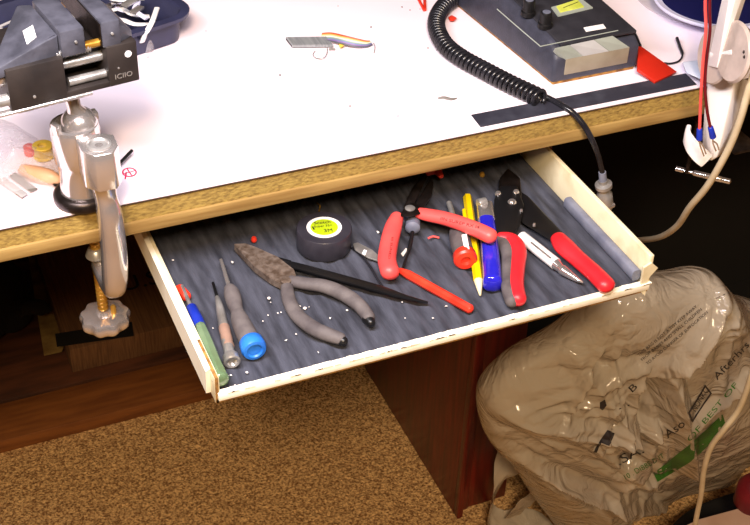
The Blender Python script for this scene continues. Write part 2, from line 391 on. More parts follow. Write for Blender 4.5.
# rail frame
bm = nb()
hull(bm, [vp(u, v, z) for u in (0, .43) for v in (0, .05) for z in (hd_z0, hd_z1)], .0008)
obj('end_block', bm, 'castdark', vs_)
bm = nb()
hull(bm, [vp(u, v, z) for u in (.76, 1.0) for v in (0, .05) for z in (hd_z0, hd_z1)], .0008)
obj('end_block', bm, 'castdark', vs_)
bm = nb()   # middle: floor and back wall of the slot
hull(bm, [vp(u, v, z) for u in (.42, .78) for v in (.0005, .05) for z in (hd_z0, hd_z0 + .0035)], .0004)
hull(bm, [vp(u, v, z) for u in (.42, .78) for v in (.022, .05) for z in (hd_z0, hd_z1 - .004)], .0004)
obj('slide_bed', bm, 'castdark', vs_)
bm = nb()   # silver underside rail
sweep(bm, [vp(-.5, .002, hd_z0 - .0012), vp(.62, .002, hd_z0 - .0012)], [(.0022, .0018)] * 2, 10); obj('base_rail', bm, 'chrome', vs_)
bm = nb()   # guide rods
sweep(bm, [vp(.44, .010, hd_z0 + .016), vp(.80, .010, hd_z0 + .016)], .0030, 12)
obj('guide_rod', bm, 'satin', vs_)
bm = nb(); sweep(bm, [vp(.47, .006, hd_z0 + .0065), vp(.80, .006, hd_z0 + .0065)], .0026, 12); obj('guide_rod', bm, 'satin', vs_)
bm = nb()   # threaded screw
pts, rr = [], []
for k in range(49):
    pts.append(vp(.40 + .26 * k / 48, .006, hd_z1 - .0005)); rr.append(.0029 if k % 4 < 2 else .0022)
sweep(bm, pts, rr, 12); obj('lead_screw', bm, 'satin', vs_)
bm = nb(); sweep(bm, [vp(.62, .006, hd_z1 + .001), vp(.80, .006, hd_z1 + .001)], .0024, 12); obj('brass_nut', bm, 'brass', vs_)
bm = nb()   # handle boss at the left
sweep(bm, [vp(-.55, .012, hd_z0 + .018), vp(.0, .012, hd_z0 + .018)], .0075, 20); obj('handle_boss', bm, 'chrome', vs_)
bm = nb(); sweep(bm, [vp(-.5, .004, hd_z0 + .006), vp(.0, .004, hd_z0 + .006)], .0035, 14); obj('guide_rod', bm, 'satin', vs_)
# jaws
JD = .046
def jawface(u0, u1, name, extra=None):
    j = nb()
    pts = [vp(u, v, z) for u in (u0, u1) for v in (.001, JD) for z in (hd_z1 - .001, jz)]
    hull(j, pts, .0010)
    return j
j1 = obj('fixed_jaw', jawface(.43, .615, ''), 'castblk', vs_)
bm = nb()
hull(bm, [vp(.425, .004, jz - .0025), vp(.425, JD, jz - .0025), vp(.425, .004, hd_z1), vp(.425, JD, hd_z1), vp(.33, JD + .004, jz - .003), vp(.33, JD + .004, hd_z1),
          vp(.0, .003, hd_z1 + .0005), vp(.0, .003, hd_z1 - .003), vp(-.09, .002, hd_z1 + .000), vp(-.09, .006, hd_z1 + .0005), vp(-.09, .002, hd_z1 - .006), vp(-.09, .006, hd_z1 - .006)], .001)
fb = obj('jaw_casting', bm, 'castblk', vs_)
j2 = obj('moving_jaw', jawface(.745, .89, ''), 'castblk', vs_)
bm = nb(); hull(bm, [vp(.885, .002, jz - .003), vp(.885, JD, jz - .003), vp(.885, .002, hd_z1), vp(.885, JD, hd_z1), vp(1.0, .006, hd_z1), vp(1.0, .040, hd_z1), vp(1.0, .006, hd_z1 + .004), vp(1.0, .04, hd_z1 + .004)], .0006)
obj('jaw_casting', bm, 'castblk', vs_)
bm = nb()   # toothed inner plate on the moving jaw and on the fixed jaw
for (u, w) in ((.735, .012),):
    for k in range(54):
        v0 = .002 + (JD - .004) * k / 26; v1 = v0 + (JD - .004) / 26 * .7
        hull(bm, [vp(uu, v, z) for uu in (u, u + w) for v in (v0, v1) for z in (hd_z1, jz - .0012)])
obj('jaw_teeth', bm, 'gunmetal', vs_)
# sticker on the casting
def on_cast(x, y):
    bv = BVHTree.FromPolygons([fb.matrix_world @ v.co + vs_.location for v in fb.data.vertices], [p.vertices[:] for p in fb.data.polygons])
    h = bv.ray_cast(CAM, ray(x, y).normalized()); return h[0], h[1]
bm = nb(); lower, upper = [], []
for q in ((23, 31.5), (33, 25.5), (36.5, 37), (27, 44.5)):
    h, n = on_cast(*q)
    if h is None: h = atz(*q, .857); n = Vector((0, 0, 1))
    upper.append(bm.verts.new(h + n * .0004)); lower.append(bm.verts.new(h - n * .0002))
bm.faces.new(upper)
for k in range(4): bm.faces.new((upper[k], upper[(k + 1) % 4], lower[(k + 1) % 4], lower[k]))
obj('paper_patch', bm, 'white', vs_)['label'] = 'white diamond-shaped sticker'
# rivets / pale marks on the front of the frame
for u, z, r in ((.18, .826, .0010), (.54, .853, .0009), (.82, .853, .0009), (.84, .831, .0007)):
    bm = nb(); c = vp(u, -.0004, z); lathe(bm, c + V * .001, [(r, 0), (r * .8, .0012), (0, .0014)], -V, 10); obj('rivet', bm, 'satin', vs_)
bm = nb(); c = vp(.925, 0, .8385); lathe(bm, c, [(.0019, -.0002), (.0021, .0004), (.0011, .0006), (0, .0003)], -V, 14); obj('pin_hole', bm, 'white', vs_)
bm = text_bm('ICIIO', .0044, lambda u, v, w: vp(.80, -.0005, .8245) + U * (u * 1.1) + Vector((0, 0, v)) - V * w, .0001)
obj('lettering', bm, 'satin', vs_)['label'] = 'small raised pale letters'
# post
pc = Vector((vb.x, vb.y, TT))
def lean(z): return pc + Vector((0.004 * (z - TT) / .06, .0, z - TT))
bm = nb(); lathe(bm, pc, [(.0, .0), (.0165, 0), (.0180, .002), (.0180, .0055), (.0165, .0075), (.0150, .008), (0, .008)], n=36); obj('base_ring', bm, 'gunmetal', vs_)
bm = nb(); lathe(bm, pc + Vector((0, 0, .008)), [(.0135, 0), (.0125, .010), (.0128, .020), (.0143, .022), (.0146, .0435), (.0140, .046), (.0118, .0465), (.0110, .042), (0, .041)], n=36)
obj('post', bm, 'chrome', vs_)
neck = vp(.50, .016, hd_z0)
bm = nb(); bc = pc + Vector((.003, .0, .0525)); q = bmesh.ops.create_uvsphere(bm, u_segments=28, v_segments=16, radius=.0112, matrix=Matrix.Translation(bc)); obj('ball', bm, 'chrome', vs_)
bm = nb(); sweep(bm, [bc + Vector((0, 0, .006)), bc + (neck - bc) * .45, neck + Vector((0, 0, .002))], [.0072, .0042, .0050], 18, up=Vector((0, 1, 0))); obj('neck', bm, 'chrome', vs_)
bm = nb()   # slotted collar ears
for a in (.15, 1.3, 3.6):
    cc = pc + Vector((.0128 * math.cos(a), .0128 * math.sin(a), .0545)); box(bm, cc - Vector((.0018, .0032, .004)), cc + Vector((.0018, .0032, .0045)), .0009, rz=a)
obj('collar', bm, 'chrome', vs_)
# split clamp block in front of the post
bc2 = Vector((aty(100, 165, -.013).x, -.0135, 0))
bm = nb()
ring = [(-.0105, -.004), (-.0045, -.0118), (.0062, -.0118), (.0110, -.005), (.0110, .008), (.004, .012), (-.0105, .012)]
hull(bm, [Vector((bc2.x + x, bc2.y + y, z)) for x, y in ring for z in (.7680, .7935)], .0010)
obj('clamp_block', bm, 'chrome', vs_)
bm = nb(); lathe(bm, Vector((bc2.x + .0005, bc2.y - .001, .7930)), [(.0072, 0), (.0072, .0012), (.0058, .0016), (.0048, .0006), (0, .0004)], n=24); obj('screw_head', bm, 'satin', vs_)
bm = nb(); sweep(bm, [Vector((bc2.x + .003, -.0105, .772)), Vector((-.1855, .006, .772))], .0050, 14); obj('bridge', bm, 'chrome', vs_)
bm = nb(); sweep(bm, [T(119, 164, .004), T(132, 150.5, .006)], .0011, 10); obj('lever_pin', bm, 'black', vs_)
# C-shaped arm
ax = bc2.x
bm = nb(); sy = .020
P, R = spath([(Vector((ax, -.0135, .771)), (.0092, .0080)), (Vector((ax + .001, -.0135, .758)), (.0078, .0066)), (Vector((ax + .0020, -.0145, .744)), (.0088, .0076)), (Vector((ax + .0020, -.0145, .720)), (.0086, .0078)),
              (Vector((ax + .0010, -.014, .700)), (.0084, .0078)), (Vector((ax + .0002, -.0095, .6865)), (.0080, .0070)), (Vector((ax - .001, .002, .6825)), (.0066, .0062)), (Vector((ax - .002, sy, .6830)), (.0060, .0058))], 5)
sweep(bm, P, R, 18, sq=2.6, up=Vector((1, 0, 0)), round0=.5, round1=.4)
obj('clamp_arm', bm, 'chrome', vs_)
sx = ax - .0035
bm = nb(); pts, rr = [], []
for k in range(61):
    pts.append(Vector((sx, sy, .646 + .066 * k / 60))); rr.append(.0036 if k % 3 else .0030)
sweep(bm, pts, rr, 12, up=Vector((0, 1, 0))); obj('clamp_screw', bm, 'brass', vs_)
bm = nb(); lathe(bm, Vector((sx, sy, .7105)), [(.0055, 0), (.0075, .002), (.0075, .0053), (0, .0053)]); lathe(bm, Vector((sx, sy, .689)), [(.0052, 0), (.007, .002), (.0052, .007), (.0038, .008)]); obj('swivel_pad', bm, 'satin', vs_)
bm = nb(); kz = .6335
lathe(bm, Vector((sx + .0005, sy, kz)), [(.006, -.002), (.0135, -.001), (.0160, .0020), (.0163, .0060), (.0150, .0085), (.0105, .0100), (.0050, .0095), (.0045, .0120), (0, .0125)], n=72, lobes=9, lob=.055)
obj('knob', bm, 'chrome', vs_)['label'] = 'scalloped chrome hand knob'
bm = nb(); c = Vector((sx + .006, sy - .003, kz + .009)); lathe(bm, c, [(.0018, 0), (.0018, .006), (.0012, .007), (0, .007)]); obj('peg', bm, 'brass', vs_)

# ============================================================ DRAWER
DX0, DX1, DY0, DY1 = -.1475, .1475, -.1090, .43
WZ = .0215
dr = thing('drawer', (0, .1, LN - .007), 'shallow cream-painted drawer with charcoal ribbed liner, pulled out under the bench', 'drawer')
bm = nb(); box(bm, (DX0, DY0, LN - .007), (DX1, DY1, LN - .0046)); obj('bottom_board', bm, 'rawcard', dr)
bm = nb()   # ribbed liner
nx, ny = 260, 120; rows = []
for j in range(ny + 1):
    y = DY0 + .002 + (DY1 - DY0 - .004) * j / ny; row = []
    for i in range(nx + 1):
        x = DX0 + .001 + (DX1 - DX0 - .002) * i / nx
        h = .0019 * math.sin(2 * PI * (x + .004 * noise.noise(Vector((x * 8, y * 9, 0)))) / .0125 ) * (.55 + .6 * noise.noise(Vector((x * 14, y * 10, 3))))
        row.append(bm.verts.new((x, y, LN - .0012 + h)))
    rows.append(row)
for j in range(ny):
    for i in range(nx): bm.faces.new((rows[j][i], rows[j][i + 1], rows[j + 1][i + 1], rows[j + 1][i]))
obj('liner', bm, 'liner', dr)['label'] = 'charcoal ribbed fabric liner'
bm = nb(); hull(bm, [Vector(p) for p in ((DX0 - .0045, DY0 + .008, LN - .006), (DX0 - .0045, DY1, LN - .006), (DX0 - .0045, DY0 + .006, LN + .013), (DX0 - .0045, DY1, LN + .013), (DX0 - .0015, DY0 + .006, LN + .0145), (DX0 - .0015, DY1, LN + .0145), (DX0 - .0015, DY0 + .008, LN - .006), (DX0 - .0015, DY1, LN - .006))])
obj('side_wall', bm, 'whiteboard', dr)['label'] = 'white outer side wall'
bm = nb(); box(bm, (DX0 - .0015, DY0 - .001, LN - .007), (DX0 + .0015, DY1, LN + .0125), .0004); obj('side_wall', bm, 'cream', dr)
bm = nb(); box(bm, (DX0 - .0012, DY0 - .0015, LN - .0075), (DX0 + .0008, DY0 + .035, LN + .0132), .0003); obj('torn_edge', bm, 'rawcard', dr)
bm = nb(); box(bm, (DX1 + .0005, DY0 - .001, LN - .008), (DX1 + .0040, DY1, LN + WZ + .001), .0006); obj('side_wall', bm, 'cream', dr)
bm = nb(); sweep(bm, [Vector((DX1 - .0036, DY0 + .004, LN + .0042)), Vector((DX1 - .0036, A(570, 206).y, LN + .0042))], [(.0033, .0044)] * 2, 14, sq=3.4)
obj('edge_moulding', bm, 'foamgrey', dr)['label'] = 'grey rubber moulding along the side wall'
bm = nb()   # front lip, low and slightly ragged
n = 60; top = []
box(bm, (DX0, DY0 - .0035, LN - .0042), (DX1 + .003, DY0 + .0012, LN + .0010), .0004)
for k in range(46):
    xx = random.uniform(DX0, DX1); l = random.uniform(.002, .007)
    hull(bm, [Vector((xx + a * l, DY0 - .0035 + b, LN + .0008 + c)) for a in (0, 1) for b in (-.0003, .004) for c in (0, random.uniform(.0004, .0011))])
obj('front_lip', bm, 'whiteboard', dr)['label'] = 'chipped white front lip'
bm = nb(); box(bm, (DX0 - .001, DY0 - .0015, LN - .0070), (DX1 + .003, DY0 + .010, LN - .0042)); obj('front_batten', bm, 'rawcard', dr)
bm = nb()   # torn cardboard corner at the right
pts = [aty(x, y, DY0 - .003) for x, y in ((640, 291), (645, 296), (648, 279), (658, 268), (652, 263), (644, 268))]
prism_pts = pts; t = bm
vb1 = [bm.verts.new(p) for p in prism_pts]; vb2 = [bm.verts.new(p + Vector((0, .0016, 0))) for p in prism_pts]
bm.faces.new(vb1); bm.faces.new(vb2[::-1])
for k in range(len(vb1)): bm.faces.new((vb1[k], vb1[(k + 1) % len(vb1)], vb2[(k + 1) % len(vb1)], vb2[k]))
obj('torn_corner', bm, 'cream', dr)
bm = nb(); box(bm, (DX0, DY1 - .004, LN - .007), (DX1, DY1, LN + WZ)); obj('back_wall', bm, 'cream', dr)
bm = nb()
box(bm, (DX0 - .022, .076, LN + .026), (DX0 - .004, .44, TT - .0153), .001)
tag(obj('drawer_runner', bm, 'ply'), 'wooden runner fixed under the bench left of the drawer', 'runner')
bm = nb(); box(bm, (DX1 + .005, .076, LN + .026), (DX1 + .022, .44, TT - .0153), .001)
tag(obj('drawer_runner', bm, 'ply'), 'wooden runner fixed under the bench right of the drawer', 'runner')

# ---------------------------------------------------- things in the drawer
CRUMBS = [(268, 315), (270.5, 302), (269, 298), (281, 312), (278, 313), (309, 307), (305, 308), (296, 334), (345, 341), (213, 328), (232, 262), (247, 372), (330, 318),
          (347, 310), (402, 302), (433, 318), (405, 318), (446, 306), (318, 352), (235, 385), (173, 260), (378, 232), (263, 321), (300, 306), (286, 340), (231, 375)]
bm = nb()
for x, y in CRUMBS:
    c = A(x, y, .0010); r = random.uniform(.0004, .0010)
    q = bmesh.ops.create_icosphere(bm, subdivisions=1, radius=r, matrix=Matrix.Translation(c))
    sxx, syy = random.uniform(.7, 1.6), random.uniform(.7, 1.8)
    for v in q['verts']:
        v.co = c + Vector(((v.co.x - c.x) * sxx, (v.co.y - c.y) * syy, (v.co.z - c.z) * .5)) + Vector((random.uniform(-.0003, .0003), random.uniform(-.0003, .0003), 0))
tag(obj('paint_crumbs', bm, 'crumb'), 'white paint crumbs scattered over the charcoal drawer liner', 'debris', kind='stuff')

# electrical tape
tc = A(324, 246, 0); tc.z = LN + .0004
tp = thing('electrical_tape', tc, 'roll of black electrical tape with lime green round label, lying flat in the drawer', 'tape')
TR, THh = .0188, .0152
bm = nb(); lathe(bm, tc, [(.0118, 0), (TR - .0004, 0), (TR, .0006), (TR, THh - .0006), (TR - .0005, THh), (.0118, THh), (.0118, 0)], n=56); obj('tape_winding', bm, 'vinyl', tp)
bm = nb(); lathe(bm, tc, [(.0094, .0), (.0118, .0), (.0119, THh + .0004), (.0094, THh + .0004), (.0094, 0)], n=48); obj('core_ring', bm, 'white', tp)['label'] = 'white cardboard core ring'
bm = nb(); lathe(bm, tc, [(.0, THh - .0010), (.0094, THh - .0010), (.0094, THh + .0002), (0, THh + .0002)], n=48); lb = obj('label', bm, 'lime', tp); lb['label'] = 'lime green round label'
ra = math.radians(-12)
def tl(u, v, w, ou, ov):
    u += ou; v += ov; return tc + Vector((u * math.cos(ra) - v * math.sin(ra), u * math.sin(ra) + v * math.cos(ra), THh + .0004 + w))
bm = text_bm('Scotch', .0042, lambda u, v, w: tl(u, v, w, -.0062, .0040), .00005); obj('lettering', bm, 'ink', tp)
bm = text_bm('Super 33+', .0030, lambda u, v, w: tl(u, v, w, -.0068, .0004), .00005)
bmesh.ops.create_cube(bm, size=1, matrix=Matrix.Translation(tl(-.0074, -.0001, 0, 0, 0)) @ Matrix.Diagonal((.0010, .0036, .0001, 1)))
obj('lettering', bm, 'ink', tp)
bm = text_bm('3M', .0048, lambda u, v, w: tl(u, v, w, -.001, -.0058), .00005); obj('lettering', bm, 'ink', tp)

# needle-nose pliers
pl = thing('needle_nose_pliers', A(285, 283), 'rusty needle-nose pliers with dusty grey grips, lying in front of the tape roll', 'pliers')
h = .0035
up_j = [(234, 250.5), (246, 250), (257, 254), (278, 263.5), (294, 276), (297, 285), (286, 282), (262, 266.5)]
lo_j = [(235, 251.5), (262, 267), (286, 282), (293, 291), (283, 291), (271, 285), (254, 272.5)]
bm = nb(); prism(bm, [A(x, y, .002) for x, y in up_j], .0060, .0005); obj('jaw', bm, 'rusty', pl)
bm = nb(); prism(bm, [A(x, y, .0012) for x, y in lo_j], .0060, .0005); obj('jaw', bm, 'rusty', pl)
bm = nb(); lathe(bm, A(286, 281, .0076), [(.0036, 0), (.0036, .0010), (.0028, .0014), (0, .0014)], n=20); obj('pivot', bm, 'rusty', pl)
bm = nb(); P, R = spath([(A(290, 281, .0055), (.0042, .0036)), (A(304, 283.5, .0062), (.0044, .0038)), (A(325, 286.5, .0062), (.0049, .0044)), (A(345, 295, .0060), (.0050, .0046)), (A(360, 306, .0060), (.0047, .0044)), (A(369, 318, .0055), (.0042, .0040))], 5)
sweep(bm, P, R, 16, round0=.6, round1=.8); obj('handle', bm, 'gripgrey', pl)
bm = nb(); P, R = spath([(A(287, 287, .0052), (.0042, .0036)), (A(289, 300, .0055), (.0046, .0038)), (A(297, 315, .0056), (.0048, .0043)), (A(313, 328, .0056), (.0049, .0046)), (A(329, 335, .0056), (.0046, .0044)), (A(341, 339, .0052), (.0040, .0038))], 5)
sweep(bm, P, R, 16, round0=.6, round1=.8); obj('handle', bm, 'gripgrey', pl)
for q0, q1 in (((367.5, 318), (371, 323)), ((338, 338.5), (344, 341.5))):
    bm = nb(); sweep(bm, [A(*q0, .0050), A(*q1, .0048)], [.0040, .0030], 12, round1=.8); obj('grip_tip', bm, 'black', pl)

# black tweezers
tw = thing('tweezers', A(345, 282), 'long black pointed tweezers lying between the pliers and the tape roll', 'tweezers')
for dz in (0, 1):
    bm = nb(); hh = .003 + dz * .0032
    P, R = spath([(A(277, 262 - dz, hh), (.0022, .0008)), (A(300, 268 - dz, hh + .0005 * dz), (.0031, .0010)), (A(340, 279 - dz, hh + .0006 * dz), (.0034, .0010)), (A(380, 290 - dz, hh), (.0031, .0009)), (A(405, 297, hh - dz * .0012), (.0018, .0009)), (A(428, 302.5, hh - dz * .0022), (.0005, .0006))], 5)
    sweep(bm, P, R, 10, sq=5); obj('arm', bm, 'black', tw)
bm = nb(); sweep(bm, [A(275, 261, .0045), A(290, 265, .0045)], [(.0024, .0030)] * 2, 10, sq=4); obj('joint', bm, 'black', tw)

# green-handled screwdriver at the left wall
gs = thing('screwdriver', A(208, 350), 'screwdriver with clear green handle and blue collar beside the left drawer wall', 'screwdriver')
bm = nb(); P, R = spath([(A(200, 326, .0060), .0036), (A(206, 343, .0060), .0047), (A(214, 364, .0060), .0050), (A(221, 380, .0060), .0054)], 4)
sweep(bm, P, R, 8, round0=.4, round1=.35); obj('handle', bm, 'greenclear', gs)['label'] = 'clear green fluted handle'
bm = nb(); sweep(bm, [A(200, 326, .0060), A(207, 345, .0060), A(214, 364, .0060)], [.0015, .0015, .0013], 10); obj('shank', bm, 'satin', gs)
bm = nb(); sweep(bm, [A(191.5, 308, .0058), A(198, 322, .0060), A(200, 326, .0060)], [.0036, .0040, .0036], 14, round0=.5); obj('collar', bm, 'bluedark', gs)['label'] = 'royal blue collar'
bm = nb(); sweep(bm, [A(182, 286, .0048), A(192, 309, .0056)], .0013, 8); obj('blade', bm, 'satin', gs)
bm = nb(); sweep(bm, [A(179, 288, .0030), A(187, 297, .0030)], [(.0030, .0026)] * 2, 10, round0=.6, round1=.6, sq=3)
tag(obj('plug_cap', bm, 'redplastic'), 'small red plastic cap at the left drawer wall, behind the blue collar', 'cap')

# steel precision driver
ps = thing('precision_screwdriver', A(225, 330), 'slim steel precision screwdriver with black tip, second tool from the left wall', 'screwdriver')
bm = nb(); sweep(bm, [A(213, 283, .0032), A(217.5, 298, .0034)], [.0010, .0011], 10, round0=.6); obj('blade', bm, 'black', ps)['label'] = 'black blade'
bm = nb(); P, R = spath([(A(217, 297, .0034), .0014), (A(219.5, 306, .0036), .0024), (A(222, 318, .0038), .0030), (A(227, 342, .0040), .0033), (A(230.5, 356, .0042), .0033)], 4); sweep(bm, P, R, 16); obj('handle', bm, 'satin', ps)
bm = nb(); P = [A(224 + k * .9, 327 + k * 3.9, .0040) for k in range(6)]; sweep(bm, P, [.0036 if k % 2 else .0034 for k in range(6)], 16); obj('knurled_band', bm, mat('copper_pink', (196, 160, 142), .4, .4), ps)['label'] = 'pinkish copper band'
d = (A(232, 361, .0046) - A(230, 354, .0046)).normalized()
bm = nb(); lathe(bm, A(230.2, 355, .0048), [(.0034, -.001), (.0050, .0015), (.0052, .0065), (.0042, .0072), (.0030, .0068), (.0018, .0045), (0, .0043)], d, 24); obj('swivel_cap', bm, 'satin', ps)

# grey driver with blue cap
gd = thing('screwdriver', A(242, 315), 'dark grey handled screwdriver with bright blue end cap', 'screwdriver')
bm = nb(); sweep(bm, [A(221, 260, .0058), A(230, 290, .0066)], [.0012, .0016], 12); obj('blade', bm, 'chrome', gd)
bm = nb(); P, R = spath([(A(229.5, 288, .0070), .0036), (A(232, 294, .0072), .0052), (A(234.5, 303, .0072), .0050), (A(237, 311, .0072), .0042), (A(240, 320, .0074), .0056), (A(246, 333, .0076), .0064), (A(251, 343, .0076), .0064)], 5); sweep(bm, P, R, 18, round0=.4); obj('handle', bm, 'gripgrey', gd)
bm = nb(); sweep(bm, [A(237.5, 327, .0058), A(245, 345, .0064)], [(.0026, .0030)] * 2, 10, round0=.5, round1=.5); obj('label', bm, 'kraft', gd)['label'] = 'beige strip along the grip'
d = (A(256, 352, .0076) - A(248, 334, .0076)).normalized()
bm = nb(); lathe(bm, A(250.5, 341, .0080), [(.0066, 0), (.0076, .0012), (.0079, .0075), (.0070, .0095), (.0050, .0098), (.0042, .0088), (.0022, .0088), (0, .0080)], d, 28); obj('swivel_cap', bm, 'bluecap', gd)['label'] = 'bright blue swivel cap'

# hobby knife blade and curved black wire
bk = thing('scraper_blade', A(366, 254), 'thin silver blade pointing at the coral-red handled snips from the left', 'blade')
bm = nb(); prism(bm, [A(x, y, .0016) for x, y in ((353, 245), (358, 244), (372, 251), (381, 259), (380, 263), (368, 259), (355, 251))], .0016, .0004); obj('blade', bm, 'satin', bk)
bm = nb(); prism(bm, [A(x, y, .0034) for x, y in ((364, 250), (367, 251), (365, 256), (362, 254))], .0005); obj('clip', bm, 'white', bk)
bm = nb(); P = smooth_path([A(352, 248, .0008), A(362, 256, .0014), (A(371, 268, .0014)), A(378, 280, .0014), A(388, 293, .0014), A(397, 295, .0014)], 5); sweep(bm, P, .0008, 8)
tag(obj('wire', bm, 'blackrub'), 'thin curved black wire passing under the tip of the coral-red handle', 'wire')

# coral-red handled snips
sn = thing('diagonal_cutters', A(405, 212), 'diagonal cutters with two coral-red grips spread wide, jaws under the bench', 'pliers')
bm = nb(); P, R = spath([(A(397, 217, .0135), (.0046, .0042)), (A(393, 228, .0125), (.0060, .0052)), (A(389, 244, .0110), (.0062, .0054)), (A(387, 260, .0095), (.0063, .0056)), (A(390, 272, .0088), (.0064, .0058))], 6)
sweep(bm, P, R, 18, round0=.7, round1=.9); ha = obj('handle', bm, 'pinkred', sn)
bm = nb(); P, R = spath([(A(419, 213, .0150), (.0044, .0036)), (A(428, 215, .0160), (.0052, .0042)), (A(445, 218.5, .0180), (.0052, .0046)), (A(465, 225, .0195), (.0054, .0050)), (A(482, 232, .0200), (.0056, .0052)), (A(490, 236, .0198), (.0056, .0052))], 6)
sweep(bm, P, R, 18, round0=.7, round1=.9); hb = obj('handle', bm, 'pinkred', sn)
bm = nb(); hull(bm, [A(x, y, z) for x, y in ((400, 216), (405, 205), (413, 202), (420, 207), (421, 214), (409, 217)) for z in (.011, .0185)], .001); obj('joint', bm, 'gunmetal', sn)
bm = nb(); hull(bm, [A(x, y, z) for x, y in ((403, 208), (411, 190), (424, 172), (428, 176), (420, 194), (412, 210)) for z in (.012, .0175)], .0012); obj('jaw', bm, 'gunmetal', sn)
bm = nb(); hull(bm, [A(x, y, z) for x, y in ((411, 211), (423, 196), (430, 178), (434, 182), (432, 196), (424, 207), (419, 212)) for z in (.012, .0175)], .0012); obj('jaw', bm, 'gunmetal', sn)
bm = nb(); lathe(bm, A(410, 209, .018), [(.0036, 0), (.0036, .0010), (.0026, .0016), (0, .0016)], n=18); obj('pivot', bm, 'satin', sn)
def surf_text(target, s, size, p0, p1, name, m, root, ext=.0000, lift=.00025, reps=None):
    """lettering laid on a curved grip: the baseline runs p0 -> p1 in the photograph, letters follow the surface"""
    off = target.parent.location if target.parent else target.location
    bv = BVHTree.FromPolygons([v.co + off for v in target.data.vertices], [p.vertices[:] for p in target.data.polygons])
    p0 = Vector(p0); p1 = Vector(p1)
    t = text_bm(s, 1.0, lambda u, v, w: Vector((u, v, w)))
    bmesh.ops.triangulate(t, faces=t.faces); bmesh.ops.subdivide_edges(t, edges=[e for e in t.edges if e.calc_length() > .25], cuts=1)
    umax = max(v.co.x for v in t.verts); d = (p1 - p0) / umax; n = Vector((d.y, -d.x)).normalized() * size
    bad = []
    for v in t.verts:
        q = p0 + d * v.co.x + n * v.co.y
        hh = bv.ray_cast(CAM, ray(q.x, q.y).normalized())
        if hh[0] is None: bad.append(v)
        else: v.co = hh[0] + hh[1] * lift * (1 if hh[1].dot(CAM - hh[0]) > 0 else -1)
    bmesh.ops.delete(t, geom=bad, context='VERTS')
    if len(t.verts) == 0: return None
    return obj(name, t, m, root, smooth=False, recalc=False)
surf_text(hb, 'IIN SUREP RX I4', 4.2, (440, 219.5), (479, 229.0), 'lettering', 'ink', sn)
surf_text(ha, 'III SUNED', 3.0, (391.5, 237), (388, 259), 'lettering', 'ink', sn)
bm = nb(); P, R = spath([(A(427, 172, .012), .0028), (A(436, 170, .012), .0034), (A(441, 176, .012), .0020)], 4); sweep(bm, P, R, 12, round0=.8, round1=.8)
tag(obj('wire_nut', bm, 'redplastic'), 'small orange-red cap in the shadow beyond the cutters\' jaws', 'cap')

# small driver with grey cap, shaft pointing to viewer
sd = thing('precision_screwdriver', A(410, 240), 'thin black precision screwdriver with grey cap between the two coral-red grips', 'screwdriver')
bm = nb(); lathe(bm, A(413, 222, .0085), [(.0040, -.001), (.0052, .0006), (.0052, .0068), (.0040, .0080), (.0018, .0086)], (A(412, 240, .0078) - A(413, 222, .0085)).normalized(), 24); obj('cap', bm, 'foamgrey', sd)['label'] = 'grey round cap'
bm = nb(); sweep(bm, smooth_path([A(412.5, 232, .0076), A(410, 246, .0050), A(405, 262, .0024), A(402, 271, .0012)], 4), [.0014] * 6 + [.0010] * 7, 10); obj('shaft', bm, 'black', sd)

# orange-red plastic rod
rod = thing('alignment_tool', A(438, 291), 'orange-red plastic alignment rod pointing from the coral-red grip to the drawer front', 'tool')
bm = nb(); sweep(bm, [A(400, 270.5, .0028), A(408, 274.5, .0030), A(470, 309, .0030)], [.0020, .0031, .0031], 8, round0=.8, round1=.7); obj('rod_body', bm, 'redplastic', rod)
bm = nb(); sweep(bm, [A(468.5, 309.8, .0016), A(473, 311.8, .0012)], [.0016, .0010], 8); obj('tip', bm, 'black', rod)
# tiny pale pink scrap
bm = nb(); sweep(bm, smooth_path([A(428, 238.5, .0018), A(433, 236.5, .0026), A(439, 237.8, .0018)], 3), .0007, 6); tag(obj('wire_scrap', bm, 'pinkred'), 'tiny pink wire scrap right of the grey screwdriver cap', 'scrap')
bm = nb(); prism(bm, [A(x, y, .0008) for x, y in ((401, 254), (406, 248.5), (407.5, 250), (403, 257))], .0005); tag(obj('foil_scrap', bm, 'crumb'), 'small white foil scrap beside the thin screwdriver shaft', 'scrap')

# black/red screwdriver facing the viewer
rs = thing('screwdriver', A(463, 250), 'stubby dark grey screwdriver with red end cap facing the drawer front', 'screwdriver')
d = (A(466, 262, .0082) - A(459, 238, .0082)).normalized()
bm = nb(); P, R = spath([(A(455, 224, .0080), .0036), (A(458, 234, .0084), .0062), (A(461, 244, .0086), .0073), (A(464.5, 256, .0086), .0072)], 4); sweep(bm, P, R, 10, round0=.5); gh = obj('handle', bm, 'gripgrey', rs)
bm = nb(); prism(bm, [A(x, y, .0154) for x, y in ((461.5, 235.5), (466.5, 234.5), (469.5, 250), (464.5, 251))], .0008, .0002); obj('label', bm, 'white', rs)['label'] = 'white stripe'
bm = nb(); lathe(bm, A(464.2, 255, .0084), [(.0068, -.0012), (.0078, .0002), (.0080, .0052), (.0068, .0066), (.0036, .0068), (.0026, .0046), (0, .0046)], d, 28); obj('end_cap', bm, 'redplastic', rs)['label'] = 'red hollow end cap'
bm = nb(); sweep(bm, [A(449, 203, .0060), A(456, 226, .0078)], .0020, 10); obj('blade', bm, 'satin', rs)

